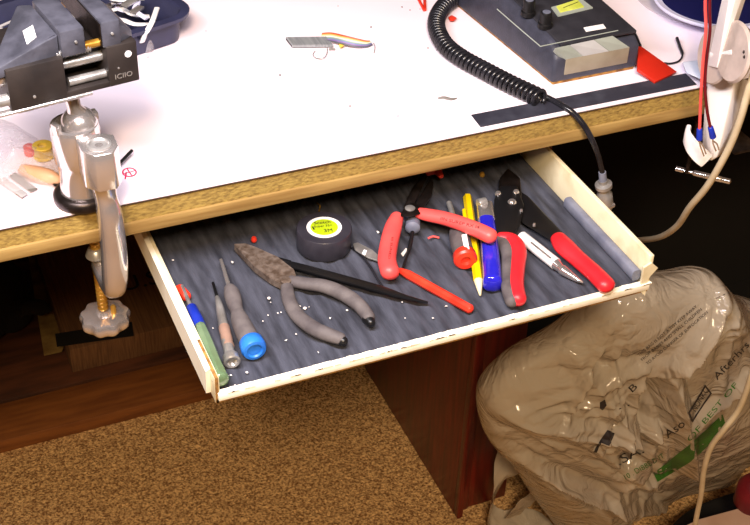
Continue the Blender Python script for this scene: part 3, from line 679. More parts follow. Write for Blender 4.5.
# yellow pencil
pn = thing('pencil', A(474, 250), 'yellow pencil with pale sharpened point under the coral-red grip', 'pencil')
bm = nb(); sweep(bm, [A(467.5, 197, .0034), A(478.5, 281, .0034)], .0033, 6, round0=.4); obj('barrel', bm, 'yellow', pn)
bm = nb(); sweep(bm, [A(478.5, 281, .0036), A(480.2, 295, .0030)], [.0031, .0007], 12); obj('sharpened_tip', bm, mat('bare_pencil_wood', (240, 224, 180), .6), pn)
bm = nb(); sweep(bm, [A(464.0, 210, .0062), A(466.5, 228, .0060)], [(.0014, .0012)] * 2, 8, round0=.8, round1=.8); obj('clip', bm, 'yellow', pn)

# blue lighter
lt = thing('lighter', A(490, 250), 'translucent blue pocket lighter between the pencil and the wire strippers', 'lighter')
bm = nb(); P, R = spath([(A(486.5, 222, .0068), (.0058, .0062)), (A(489, 242, .0068), (.0060, .0064)), (A(491.5, 268, .0068), (.0062, .0066)), (A(492.5, 284, .0068), (.0062, .0064))], 4); sweep(bm, P, R, 18, sq=2.6, round1=.35); obj('fuel_body', bm, 'blueclear', lt)
bm = nb(); sweep(bm, [A(484.8, 207, .0068), A(486.5, 222, .0068)], [(.0060, .0058)] * 2, 18, sq=3, round0=.3); obj('metal_hood', bm, 'chrome', lt)
bm = nb(); lathe(bm, A(482, 203, .0115) - Vector((.003, 0, 0)), [(.0034, 0), (.0036, .0006), (.0036, .0054), (.0034, .006)], Vector((1, .05, 0)), 22); obj('spark_wheel', bm, 'satin', lt)

# wire strippers
ws = thing('wire_strippers', A(520, 225), 'black wire strippers with two red and black grips, at the right of the drawer', 'pliers')
bm = nb(); P, R = spath([(A(500, 238, .0080), (.0040, .0042)), (A(511, 240, .0082), (.0056, .0046)), (A(517.5, 250, .0082), (.0062, .0050)), (A(516.5, 268, .0080), (.0056, .0050)), (A(515.5, 285, .0078), (.0056, .0050)), (A(518, 299, .0074), (.0056, .0050))], 6); sweep(bm, P, R, 18, round0=.7, round1=.9); obj('handle', bm, 'red', ws)
bm = nb(); P, R = spath([(A(497, 241, .0066), (.0030, .0042)), (A(504, 245, .0070), (.0046, .0046)), (A(508.5, 256, .0072), (.0050, .0048)), (A(508.5, 272, .0070), (.0050, .0048)), (A(508.5, 288, .0068), (.0048, .0048)), (A(511.5, 301, .0066), (.0044, .0046))], 6); sweep(bm, P, R, 16, round0=.7, round1=.9); obj('grip_pad', bm, 'gripgrey', ws)['label'] = 'dark grey inner pad of the grip'
bm = nb(); P, R = spath([(A(558, 238, .0086), (.0056, .0046)), (A(565, 247, .0086), (.0074, .0052)), (A(578, 259, .0084), (.0064, .0052)), (A(594, 273, .0082), (.0064, .0052)), (A(606, 285, .0080), (.0064, .0052))], 6); sweep(bm, P, R, 18, round0=.6, round1=1.0); obj('handle', bm, 'red', ws)
bm = nb(); hull(bm, [A(x, y, z) for x, y in ((494, 240), (506, 243), (520, 226), (524, 205), (517, 186), (500, 186), (494, 200)) for z in (.0055, .0095)], .0008); obj('blade_arm', bm, 'black', ws)
bm = nb(); hull(bm, [A(x, y, z) for x, y in ((508, 208), (518, 190), (528, 196), (548, 218), (566, 236), (556, 244), (546, 238), (524, 224)) for z in (.0020, .0062)], .0008); obj('blade_arm', bm, 'black', ws)
bm = nb(); hull(bm, [A(x, y, z) for x, y in ((497, 200), (500, 178), (508, 168), (520, 178), (522, 198)) for z in (.0040, .0085)], .0008); obj('jaw', bm, 'gunmetal', ws)
for x, y, r in ((498, 194.5, .0024), (516, 193, .0024), (512, 203, .0034), (521, 212, .0014), (534, 226, .0012)):
    bm = nb(); lathe(bm, A(x, y, .0085), [(r, 0), (r, .0010), (r * .7, .0022), (0, .0024)], n=16); obj('screw', bm, 'chrome', ws)

# white pen
wp = thing('pen', A(550, 260), 'white pen with silver tip between the two grips of the wire strippers', 'pen')
bm = nb(); sweep(bm, [A(522, 237, .0044), A(556, 264, .0044)], .0042, 16, round0=.5); obj('barrel', bm, 'white', wp)
bm = nb(); P, R = spath([(A(556, 264, .0044), .0040), (A(561, 268.5, .0042), .0030), (A(563, 270, .0042), .0035), (A(575, 278, .0034), .0022), (A(583, 282.5, .0024), .0007)], 4); sweep(bm, P, R, 16); obj('pen_tip', bm, 'chrome', wp)
bm = nb(); sweep(bm, [A(531, 242.3, .0083), A(551, 258.3, .0083)], [(.0008, .0005)] * 2, 8); obj('stripe', bm, 'satin', wp)

# little things at the back of the drawer
bm = nb(); P = smooth_path([A(317, 203, .004), A(320, 206, .007), A(319, 211, .002)], 4); sweep(bm, P, .0005, 6); tag(obj('wire_clipping', bm, 'brass'), 'hair-thin brass wire clipping in the shadow beyond the tape roll', 'wire')
for (x, y, m, nm, lb_) in ((254, 241, 'redplastic', 'bead', 'tiny red bead beyond the tip of the needle-nose pliers'), (482, 176, 'brass', 'brass_terminal', 'tiny brass terminal in the shadow at the back of the drawer')):
    bm = nb(); lathe(bm, A(x, y, .0003), [(.0018, 0), (.0022, .0014), (.0015, .003), (0, .0032)], n=12); tag(obj(nm, bm, m), lb_, 'bead' if m != 'brass' else 'terminal')

# ============================================================ ON THE BENCH
# panel meter
mt = thing('bench_meter', T(545, 40), 'slate grey instrument box with two black knobs and a lime window at the bench edge', 'instrument')
F0 = T(551, 86.5); F1 = T(637, 69.5); B0 = T(468.5, 18)
ux = (F1 - F0); W = ux.length; ux.normalize(); uy = Vector((-ux.y, ux.x, 0)); D = (B0 - F0).dot(uy) + .03
sk = (B0 - F0).dot(ux) / (B0 - F0).dot(uy)
def mp(a, b, z): return F0 + ux * (a * W) + uy * (b * D) + ux * (sk * b * D) + Vector((0, 0, z))
bm = nb()
hull(bm, [mp(0, 0, .0018), mp(1, 0, .0018), mp(0, 1, .0018), mp(1, 1, .0018), mp(.01, .0, .0225), mp(.99, .0, .0225), mp(.04, .085, .0308), mp(.96, .085, .0308), mp(.04, 1, .044), mp(.96, 1, .044), mp(0, 1, .036), mp(1, 1, .036)], .0030, 4)
body = obj('case', bm, 'meter', mt)
bm = nb(); hull(bm, [mp(.03, .01, 0), mp(.97, .01, 0), mp(.03, .97, 0), mp(.97, .97, 0), mp(.03, .01, .0035), mp(.97, .01, .0035), mp(.03, .97, .0035), mp(.97, .97, .0035)], .0006); obj('base', bm, 'rawcard', mt)['label'] = 'orange-brown base strip'
def mtop(b): return .0315 + (.044 - .0315) * (b - .12) / .88
PB = (T(541, 46.5, .0325) - F0).dot(uy) / D
bm = nb(); hull(bm, [mp(a, b, mtop(b) + dz) for a in (.085, .945) for b in (PB, .96) for dz in (-.001, .0012)], .0005); obj('front_panel', bm, 'meterface', mt)
bm = nb(); hull(bm, [mp(.13, -.004, .0075), mp(.86, -.004, .0075), mp(.13, -.004, .0205), mp(.86, -.004, .0205), mp(.13, .012, .0075), mp(.86, .012, .0075), mp(.13, .012, .0205), mp(.86, .012, .0205)], .0006); obj('front_plate', bm, 'beige', mt)
for k, (a0, a1, m_) in enumerate(((.13, .32, 'tile'), (.32, .62, 'tile2'), (.62, .86, 'tile'))):
    f0, f1 = (a0 - .13) / .73, (a1 - .13) / .73; ba, bb = T(554.5, 48, .0315), T(613, 35.5, .0315); fa, fb_ = mp(.13, -.004, .0205), mp(.86, -.004, .0205); dn = Vector((0, 0, -.004))
    q4 = [ba.lerp(bb, f0 + .006), ba.lerp(bb, f1 - .006), fa.lerp(fb_, f1 - .006), fa.lerp(fb_, f0 + .006)]
    bm = nb(); hull(bm, q4 + [p + dn + uy * .002 for p in q4], .0003)
    obj('key_panel', bm, m_, mt)
def top_at(x, y):       # where the line of sight meets the sloping panel
    z = .034
    for _ in range(6):
        p = T(x, y, z); b = (p - F0).dot(uy) / D; z = mtop(b) + .0012
    return T(x, y, z)
for q in ((528, 14), (545, 26)):
    c = top_at(*q); bm = nb(); lathe(bm, c, [(.0054, -.0008), (.0054, .0022), (.0044, .0030), (.0043, .0100), (.0039, .0110), (0, .0110)], n=24, lobes=0)
    kb = obj('knob', bm, 'black', mt); kb['label'] = 'black ribbed knob'
    bm = nb(); lathe(bm, c + Vector((0, 0, .0110)), [(.0030, -.0001), (.0030, .0003), (0, .0003)], n=20); obj('cap', bm, 'foamgrey', kb)
bm = nb(); pts = [top_at(*q) for q in ((551, 8), (558, 17), (593, 8.5), (582, 0))]; prism(bm, [p - Vector((0, 0, .0003)) for p in pts], .0013, .0003); obj('window_bezel', bm, 'tile', mt)
bm = nb(); pts = [top_at(*q) for q in ((556, 8), (560, 14), (584, 8.5), (577, 1))]; prism(bm, [p + Vector((0, 0, .0006)) for p in pts], .0010, .0002); wd = obj('scale_window', bm, 'window', mt); wd['label'] = 'lime green scale window'
bm = nb(); a, b_ = top_at(563, 10), top_at(578, 4); sweep(bm, [a + Vector((0, 0, .0018)), b_ + Vector((0, 0, .0018))], [(.0003, .0002)] * 2, 6); obj('pointer', bm, 'ink', wd)
bm = nb(); pts = [top_at(*q) for q in ((583.5, 28), (586, 32), (606, 28.5), (603, 24.5))]; prism(bm, pts, .0005, .0001); obj('sticker', bm, 'white', mt)['label'] = 'white blank sticker'
bm = nb(); P, R = spath([(top_at(497, 9) + Vector((0, 0, .0000)), .0004), (top_at(520, 29), .0004), (top_at(540, 46), .0004)], 3); sweep(bm, P, R, 6)
a, b_ = top_at(540, 46.5), top_at(618, 30.5); sweep(bm, [a, b_], .0004, 6); obj('panel_seam', bm, 'tile', mt)

# coiled cable with BNC plug
cc = thing('coiled_cable', T(500, 80), 'black coiled cable with chrome bayonet plug, hanging over the bench edge', 'cable')
CR, WR = .0053, .00165
path = smooth_path([T(468, -26, CR + WR), T(460, -11, CR + WR), T(455, -3, CR + WR), T(444, 6, CR + WR), T(437, 18, CR + WR), T(437.5, 31, CR + WR), T(446, 46, CR + WR), T(462, 58.5, CR + WR), T(485, 71, CR + WR), T(508, 83, CR + WR), T(527, 92, CR + WR), T(541, 98.5, CR + WR)], 24)
L = [0]
for i in range(1, len(path)): L.append(L[-1] + (path[i] - path[i - 1]).length)
pitch = .0042; turns = L[-1] / pitch
def at_len(s):
    for i in range(1, len(L)):
        if L[i] >= s:
            t = (s - L[i - 1]) / max(1e-9, L[i] - L[i - 1]); return path[i - 1].lerp(path[i], t), (path[i] - path[i - 1]).normalized()
    return path[-1], (path[-1] - path[-2]).normalized()
pts = []; K = 18; tot = int(turns * K)
for k in range(tot + 1):
    p, t = at_len(L[-1] * k / tot); s = t.cross(Vector((0, 0, 1))).normalized(); a = 2 * PI * k / K
    pts.append(p + s * CR * math.cos(a) + Vector((0, 0, 1)) * CR * math.sin(a))
bm = nb(); rings = []
for i, p in enumerate(pts):
    t = (pts[min(i + 1, len(pts) - 1)] - pts[max(0, i - 1)]).normalized(); c0 = at_len(L[-1] * i / tot)[0]
    u = (p - c0).normalized(); s = t.cross(u).normalized()
    rings.append([bm.verts.new(p + (u * math.cos(2 * PI * k / 8) + s * math.sin(2 * PI * k / 8)) * WR) for k in range(8)])
for i in range(len(rings) - 1):
    for k in range(8): bm.faces.new((rings[i][k], rings[i][(k + 1) % 8], rings[i + 1][(k + 1) % 8], rings[i + 1][k]))
obj('coil', bm, 'blackrub', cc, angle=80)
ye = -.010
P = smooth_path([T(541, 95, .004), T(551, 99.5, .0022), T(566, 108, .0022), aty(577, 117, -.003), aty(588, 132, ye), aty(597, 152, ye - .002), aty(602, 171, ye - .002), aty(603, 178, ye - .002)], 6)
bm = nb(); sweep(bm, P, [.0022] * 30 + [.0020] * (len(P) - 30), 10, up=Vector((0, 0, 1)) if False else Vector((0, 1, 0))); obj('cord', bm, 'blackrub', cc)
bm = nb(); sweep(bm, [aty(602.3, 172, ye - .002), aty(603.2, 182, ye - .002)], [.0027, .0030], 14, up=Vector((0, 1, 0))); obj('strain_relief', bm, 'foamgrey', cc)
p0, p1 = aty(603, 180, ye - .002), aty(606, 208, ye - .002); d = (p1 - p0).normalized(); Ln = (p1 - p0).length
bm = nb(); lathe(bm, p0, [(0, 0), (.0032, 0), (.0034, Ln * .1), (.0062, Ln * .14), (.0062, Ln * .24), (.0042, Ln * .28), (.0044, Ln * .42), (.0056, Ln * .48), (.0058, Ln * .92), (.0048, Ln * 1.0), (.0040, Ln), (.0036, Ln * .9), (0, Ln * .9)], d, 26); pg = obj('plug', bm, 'satin', cc); pg['label'] = 'chrome bayonet plug'
bm = nb(); sweep(bm, [aty(599.5, 209, ye - .006), aty(613, 205, ye - .006)], .0020, 12, round0=.8, round1=.8); obj('bayonet_lug', bm, 'chrome', pg)

# red plastic card leaning on the meter, clip behind it
rc = thing('test_clip', T(655, 60), 'flat red plastic card with black clip, right of the slate grey instrument', 'clip')
a_, b_, c_ = T(638.5, 44, .0120), T(677, 71.5, .0030), T(655.5, 81.5, .0030); nn = (b_ - a_).cross(c_ - a_).normalized(); dd_ = ray(637.5, 69); e_ = CAM + dd_ * ((a_ - CAM).dot(nn) / dd_.dot(nn))
if nn.z > 0: nn = -nn
bm = nb(); hull(bm, [p + nn * k for p in (a_, b_, c_, e_) for k in (0, .0024)], .0004); obj('card', bm, 'redflag', rc)
bm = nb(); P, R = spath([(T(632, 30, .008), .0016), (T(634, 37, .010), .0028), (T(637, 47, .010), .0036)], 4); sweep(bm, P, R, 12, round0=.8, round1=.6); obj('clip_jaw', bm, 'black', rc)
bm = nb(); P = smooth_path([T(677, 38, .004), T(680, 47, .0025), T(682.5, 55, .0015), T(679, 61, .0012), T(671, 63.5, .0012), T(664, 63, .0012)], 5); sweep(bm, P, [.0013] * 10 + [.0008] * (len(P) - 10), 8)
tag(obj('wire_hook', bm, 'blackrub'), 'bent piece of black wire between the red card and the pale blue block', 'wire')
bm = nb(); hull(bm, [T(x, y, z) for x, y in ((682, 62), (686, 73), (702, 80), (714, 72), (700, 60)) for z in (0, .0085)], .0014); tag(obj('eraser_block', bm, 'paleblue'), 'pale blue-white block at the right end of the black strip', 'block')

# navy dish, and a grey disc that paints its shadow on the bench
lc = T(697, -2)
bm = nb(); lathe(bm, lc, [(0, 0), (.0495, 0), (.0503, .0006), (.0503, .0012), (.0490, .0018), (0, .0018)], n=64); tag(obj('round_shadow', bm, 'shadow_disc'), 'thin pale grey disc put in as the shadow under the navy dish at the top right', 'shadow_disc')
dc = T(712, 14, .0022)
dsh = thing('dish', dc, 'navy dish with pale lavender rim standing on the grey shadow disc', 'dish')
bm = nb(); lathe(bm, dc, [(0, 0), (.022, 0), (.0370, .008), (.0475, .0100), (.0485, .0115), (.0470, .0125), (.0425, .0117), (.0425, .0117)], n=64)
obj('rim', bm, 'lavrim', dsh)
bm = nb(); lathe(bm, dc, [(.0424, .0119), (.0380, .0095), (.022, .0035), (0, .0030)], n=64); obj('bowl', bm, 'navy', dsh)
bm = nb(); P = smooth_path([T(400, -6, .0012), T(416, -3, .0012), T(421, 4, .0012), T(425, 10, .0012), T(424, -8, .0012)], 4); sweep(bm, P, .0012, 8); tag(obj('wire', bm, 'redplastic'), 'short red wire left of the coiled cable at the top edge', 'wire')
bm = nb(); hull(bm, [T(x, y, z) for x, y in ((448, 17), (452, 15), (457, 18), (454, 21), (450, 21)) for z in (.0002, .0026)], .0005); tag(obj('wire_nut', bm, 'redplastic'), 'small red cap lying inside the bend of the coiled cable', 'cap')

# ribbon connector
rbn = thing('ribbon_connector', T(325, 43), 'grey pin-strip connector with multicoloured ribbon wires, on the middle of the bench', 'connector')
bm = nb()
q0, q1 = T(289, 43.5, .0012), T(330, 43, .0012); n = 22
dq = (q1 - q0) / n; w_ = Vector((0, .0075, 0))
for k in range(n):
    a = q0 + dq * k; hull(bm, [a + Vector((0, -.0068, 0)), a + dq * .72 + Vector((0, -.0068, 0)), a + w_ * .9, a + dq * .72 + w_ * .9] + [p + Vector((0, 0, .0022)) for p in (a + Vector((0, -.0068, 0)), a + dq * .72 + Vector((0, -.0068, 0)), a + w_ * .9, a + dq * .72 + w_ * .9)])
hull(bm, [p for z in (0, .0012) for p in (q0 + Vector((0, -.0066, z)), q1 + Vector((0, -.0066, z)), q0 + Vector((0, .0066, z)), q1 + Vector((0, .0066, z)))])
obj('pin_strip', bm, 'ribgrey', rbn)
cols = [('r', (190, 70, 40)), ('o', (214, 150, 70)), ('y', (226, 214, 150)), ('w', (236, 236, 230)), ('g', (150, 170, 150)), ('b', (120, 140, 180)), ('p', (140, 110, 170)), ('k', (90, 96, 110))]
for k, (nm, c) in enumerate(cols):
    bm = nb(); f = k - 3.5; o = k * 1.15
    P = smooth_path([T(322 - k * .2, 33.5 + o * .9, .002), T(331, 33 + o, .0035), T(343, 35.5 + o, .0045), T(355, 38.5 + o * .95, .0035), T(366, 41.0 + o * .7, .0018), T(371 + .4 * f, 41 + o * .45, .0012)], 5)
    sweep(bm, P, .0005, 6); obj('wire_strand', bm, mat('wire_' + nm, c, .5), rbn)
bm = nb(); hull(bm, [T(x, y, z) for x, y in ((338, 42), (342, 41), (344, 46), (340, 48)) for z in (.001, .003)], .0003); obj('tie', bm, 'spoolyel', rbn)
bm = nb(); P = smooth_path([T(315, 51, .0006), T(313, 55, .0006), T(317, 58.5, .0008), T(324, 57.5, .002), T(327, 53, .002), T(327, 47, .0006)], 5); sweep(bm, P, .00035, 6); tag(obj('wire_clipping', bm, 'satin'), 'thin looped wire clipping in front of the pin-strip connector', 'wire')
bm = nb(); sweep(bm, smooth_path([T(329, 49.5, .0008), T(332, 49, .0012), T(335, 49.5, .0008)], 3), .0009, 8); tag(obj('resistor', bm, 'greychip'), 'tiny grey resistor right of the looped wire clipping', 'resistor')
bm = nb(); sweep(bm, smooth_path([T(373.5, 43, .0006), T(375, 47, .0006), T(374, 53, .0006)], 3), .00035, 6); tag(obj('wire_clipping', bm, 'satin'), 'short straight wire clipping right of the ribbon wires', 'wire')

# parts tray at the top left
ty = thing('parts_tray', T(130, 8), 'navy plastic tray heaped with scrap parts, behind the vise', 'tray')
a0 = T(185, 40.5); dF = (T(155, 50.5) - a0); dF.z = 0; dF.normalize(); dB = Vector((dF.y, -dF.x, 0))
if dB.y < 0: dB = -dB
def tr(a, b, z, off=0):  # a: to the left, b: to the back
    return a0 + dF * (a - off) + dB * (b - off) + Vector((0, 0, z))
TW, TD, TH2 = .135, .085, .024
def rr_loop(off, z, rad=.012, n=6):
    out = []
    for (cx, cy, a_) in ((rad, rad, 180), (TW - rad, rad, 270), (TW - rad, TD - rad, 0), (rad, TD - rad, 90)):
        for k in range(n + 1):
            a = math.radians(a_ + 90 * k / n); r = rad + off
            out.append(a0 + dF * (cx + r * math.cos(a)) + dB * (cy + r * math.sin(a)) + Vector((0, 0, z)))
    return out
def loops(bm, lst, cap0=True, cap1=True):
    rs_ = [[bm.verts.new(p) for p in l] for l in lst]
    for i in range(len(rs_) - 1):
        n = len(rs_[i])
        for k in range(n): bm.faces.new((rs_[i][k], rs_[i][(k + 1) % n], rs_[i + 1][(k + 1) % n], rs_[i + 1][k]))
    if cap0: bm.faces.new(rs_[0])
    if cap1: bm.faces.new(rs_[-1])
bm = nb(); loops(bm, [rr_loop(-.002, .0002), rr_loop(0, .001), rr_loop(.003, TH2 - .003), rr_loop(.009, TH2 - .003), rr_loop(.0095, TH2), rr_loop(.003, TH2), rr_loop(.0012, TH2 - .002), rr_loop(-.002, .002)])
obj('tray_shell', bm, 'navytray', ty)
random.seed(11)
def scrapcol(k): return ['white', 'satin', 'palechip', 'lavrim', 'chrome', 'rawcard'][k % 6]
for k in range(26):
    bm = nb(); a = random.uniform(.012, TW - .015); b = random.uniform(.010, TD - .02); z = .009 + .0008 * (k % 21)
    an = random.uniform(-.6, .6) + (0 if k % 3 else 1.2); l = random.uniform(.018, .042); c = tr(a, b, z)
    d = (dF * math.cos(an) + dB * math.sin(an)) * l / 2; s = Vector((-d.y, d.x, 0)).normalized()
    if k % 3 == 0:
        P = smooth_path([c - d, c - d * .3 + s * .004 + Vector((0, 0, .002)), c + d * .4 - s * .003 + Vector((0, 0, .002)), c + d], 4); sweep(bm, P, [(.0022, .0007)] * len(P), 8, sq=4)
        o = obj('ribbon_scrap', bm, scrapcol(k))
        tag(o, 'curled pale strip heaped in the navy tray', 'scrap', 'strips in the navy tray')
    elif k % 3 == 1:
        hull(bm, [c + d * i + s * j + Vector((0, 0, z_)) for i in (-.6, .6) for j in (-.0030, .0030) for z_ in (0, .0022)], .0004)
        tag(obj('connector_scrap', bm, scrapcol(k)), 'small pale block-shaped connector heaped in the navy tray', 'scrap', 'connectors in the navy tray')
    else:
        P = smooth_path([c - d, c + s * .004 + Vector((0, 0, .003)), c + d], 5); sweep(bm, P, .0010, 8)
        tag(obj('wire_scrap', bm, scrapcol(k)), 'short loose wire heaped in the navy tray', 'wire', 'wires in the navy tray')
bm = nb(); P = smooth_path([tr(.050, .030, TH2 + .003), tr(.075, .055, TH2 + .005), tr(.100, .050, TH2 + .003), tr(.125, .03, TH2 + .002)], 6); sweep(bm, P, [(.0028, .0010)] * len(P), 8, sq=4)
tag(obj('cable_strap', bm, 'rawcard'), 'brown flat strap curving across the top of the navy tray', 'strap')
bm = nb(); P = smooth_path([T(157, 8, .025), T(152, 22, .026), T(146, 33, .022), T(142, 42, .012)], 5); sweep(bm, P, [(.0020, .0008)] * len(P), 8, sq=4)
tag(obj('strip_tag', bm, 'white'), 'white strip hanging over the front rim of the navy tray', 'strip')
bm = nb(); lathe(bm, T(147, 50, .0), [(.0, 0), (.0052, 0), (.0056, .001), (.0056, .015), (.0046, .0155), (.0044, .002), (0, .002)], n=24)
tag(obj('clear_cap', bm, M['film']), 'small clear plastic cup in front of the navy tray beside the vise', 'cup')

# components at the left edge
bm = nb(); g = 26; c0 = T(14, 166)
P4 = [T(-40, 150), T(4, 118), T(66, 158), T(56, 190), T(-10, 200)]
def film(bm, corners, h, seed, nu=36):
    cx = sum(p.x for p in corners) / len(corners); cy = sum(p.y for p in corners) / len(corners)
    def edge(a):
        # distance from centre to polygon along angle a
        best = None; d = Vector((math.cos(a), math.sin(a)))
        for i in range(len(corners)):
            p, q = corners[i], corners[(i + 1) % len(corners)]; ex, ey = q.x - p.x, q.y - p.y
            den = d.x * ey - d.y * ex
            if abs(den) < 1e-9: continue
            t = ((p.x - cx) * ey - (p.y - cy) * ex) / den; u = ((p.x - cx) * d.y - (p.y - cy) * d.x) / den
            if t > 0 and -1e-6 <= u <= 1.000001 and (best is None or t < best): best = t
        return best or .01
    rings = []; ctr = bm.verts.new((cx, cy, TT + h + .0006))
    for r in range(1, 13):
        f = r / 12; row = []
        for k in range(nu):
            a = 2 * PI * k / nu; e = edge(a) * f; x, y = cx + math.cos(a) * e, cy + math.sin(a) * e
            z = h * (1 - f ** 3) * (.8 + .45 * noise.noise(Vector((x * 90, y * 90, seed)))) + .0016 * abs(noise.noise(Vector((x * 160, y * 160, seed))))
            row.append(bm.verts.new((x, y, TT + .0006 + max(0, z))))
        rings.append(row)
    for k in range(nu): bm.faces.new((ctr, rings[0][k], rings[0][(k + 1) % nu]))
    for i in range(11):
        for k in range(nu): bm.faces.new((rings[i][k], rings[i + 1][k], rings[i + 1][(k + 1) % nu], rings[i][(k + 1) % nu]))
film(bm, P4, .013, 3); tag(obj('zip_bag', bm, M['film']), 'clear plastic bag of small parts on the bench left of the vise', 'bag')
bm = nb(); lathe(bm, T(44, 157, .0006), [(0, 0), (.0062, 0), (.0066, .0008), (.0056, .0018), (.0056, .0072), (.0066, .0084), (.0062, .0092), (.003, .0090), (.0026, .006), (0, .006)], n=28); tag(obj('spool', bm, 'spoolyel'), 'yellow round spool inside the clear bag left of the vise post', 'spool')
bm = nb(); lathe(bm, T(30, 154, .0006), [(0, 0), (.0036, 0), (.0036, .006), (.0024, .0068), (0, .0068)], n=16); tag(obj('push_cap', bm, 'redplastic'), 'red button cap beside the yellow spool in the clear bag', 'cap')
bm = nb(); P, R = spath([(T(24, 170, .0045), .004), (T(36, 174, .005), .0052), (T(50, 177, .005), .0048), (T(58, 180, .0040), .003)], 4); sweep(bm, P, R, 14, round0=.8, round1=.8); tag(obj('foam_plug', bm, 'peach'), 'peach-coloured plug in the clear bag in front of the yellow spool', 'plug')
bm = nb(); hull(bm, [T(x, y, z) for x, y in ((9, 176), (15, 172), (38, 189), (31, 192)) for z in (.0006, .0024)], .0004); tag(obj('chip_strip', bm, 'greychip'), 'dark grey flat strip at the left edge of the bench, nearest the vise', 'strip')
bm = nb(); hull(bm, [T(x, y, z) for x, y in ((-4, 180), (4, 177), (28, 194), (22, 198)) for z in (.0006, .0024)], .0004); tag(obj('chip_strip', bm, 'palechip'), 'pale grey flat strip at the left edge, in front of the dark grey strip', 'strip')
bm = nb(); hull(bm, [T(x, y, z) for x, y in ((51, 182), (58, 180), (62, 184), (55, 187)) for z in (.0003, .003)], .0005); tag(obj('terminal_block', bm, 'black'), 'tiny black block touching the foot of the vise post', 'block')
bm = nb(); sweep(bm, [T(-3, 133, .016), T(2, 130, .016)], .0010, 6); bmesh.ops.create_icosphere(bm, subdivisions=1, radius=.0012, matrix=Matrix.Translation(T(1, 131, .0155))); bm.free()

# ============================================================ LAMP ARM (right)
YL = -.030
lm = thing('swing_arm_lamp', Vector((.262, .0, TT)), 'white swing-arm lamp with disc hinge clamped to the bench at the right', 'lamp')
def L2(x, y, dy=0): return aty(x, y, YL + dy)
bm = nb(); hull(bm, [L2(707, 66, .016), L2(757, -160, .016), L2(717, 68, 0), L2(777, -160, 0), L2(723, 68, .004), L2(798, -160, .004), L2(716, 66, .022), L2(776, -160, .022)], .0006); obj('upper_arm', bm, 'lampwhite', lm)
# hinge discs
n0 = (Vector((1.0, -.15, -.12))).normalized()
cL = L2(714, 55, .014); cR = L2(735, 52, -.010)
bm = nb(); lathe(bm, cL, [(0, -.0012), (.0195, -.0012), (.0205, 0), (.0195, .0014), (0, .0014)], n0, 48); obj('hinge_disc', bm, mat('shaded_enamel', (196, 180, 172), .4), lm)  # white lamp enamel tinted beige, so weaker light is in the colour
bm = nb(); lathe(bm, cR, [(0, -.0025), (.0195, -.0025), (.0210, -.0005), (.0195, .0018), (.012, .0026), (0, .0028)], n0, 48); dR = obj('hinge_disc', bm, mat('shaded_enamel', (196, 180, 172), .4), lm)
bm = nb(); sweep(bm, [cL, cR + n0 * .0005], .0035, 16); obj('hinge_pin', bm, 'lampwhite', lm)
for q in ((744, 52), (744.5, 57)):
    dd_ = ray(*q); p = CAM + dd_ * ((cR - n0 * .0024 - CAM).dot(n0) / dd_.dot(n0)); bm = nb(); lathe(bm, p + n0 * .001, [(.0012, 0), (.0012, .0012), (.0008, .0016), (0, .0016)], -n0, 10); obj('rivet', bm, 'gunmetal', dR)
bm = nb(); hull(bm, [L2(708, 78, .020), L2(736, 76), L2(704, 110, .020), L2(732, 128), L2(702, 148, .018), L2(705, 158, .012), L2(711, 161, .004), L2(717, 157), L2(748, 80, .010), L2(741, 128, .010), L2(733, 142, .008), L2(722, 155, .006)], .0008); obj('lower_arm', bm, 'lampwhite', lm)
bm = nb(); P = smooth_path([L2(688, 131, .018), L2(687, 137, .013), L2(692, 146, .006), L2(700, 155, .001), L2(706, 160, 0)], 4); sweep(bm, P, [(.0020, .0060)] * len(P), 10, sq=4, up=Vector((0, 0, 1))); obj('bracket_lip', bm, 'lampwhite', lm)
ys = .022
sA = Vector((aty(694, 140, ys).x, ys, 0))
bm = nb(); zb_ = aty(691, 171, ys).z
pts = [Vector((sA.x - .0005, ys, zb_ - .001 + (.716 - zb_ + .001) * k / 50)) for k in range(51)]
sweep(bm, pts, [.0016 if k % 2 else .0013 for k in range(51)], 10, up=Vector((0, 1, 0))); cs = obj('clamp_screw', bm, 'gunmetal', lm)
a, b_ = atz(676, 168.5, zb_), atz(730, 181.5, zb_)
cen = Vector((sA.x - .0005, ys, zb_)); 
bm = nb(); sweep(bm, [a, b_], .0013, 12); lathe(bm, a, [(0, -.001), (.0022, 0), (.0022, .006), (0, .007)], (b_ - a), 14); lathe(bm, b_, [(0, -.001), (.0022, 0), (.0022, .006), (0, .007)], (a - b_), 14)
lathe(bm, a.lerp(b_, .32), [(.0019, 0), (.0024, .001), (.0024, .022), (.0019, .023)], (b_ - a), 14)
obj('tommy_bar', bm, 'chrome', lm)['label'] = 'chrome tommy bar'
bm = nb(); hull(bm, [Vector((sA.x + x, y, z)) for x in (-.008, .014) for y in (-.034, .034) for z in (.6985, .7015)], .0006); obj('bracket_foot', bm, 'gunmetal', lm)
bm = nb(); lathe(bm, Vector((sA.x - .0005, ys, .7125)), [(.004, 0), (.0065, .001), (.0065, .0033), (0, .0033)]); obj('swivel_pad', bm, 'satin', lm)

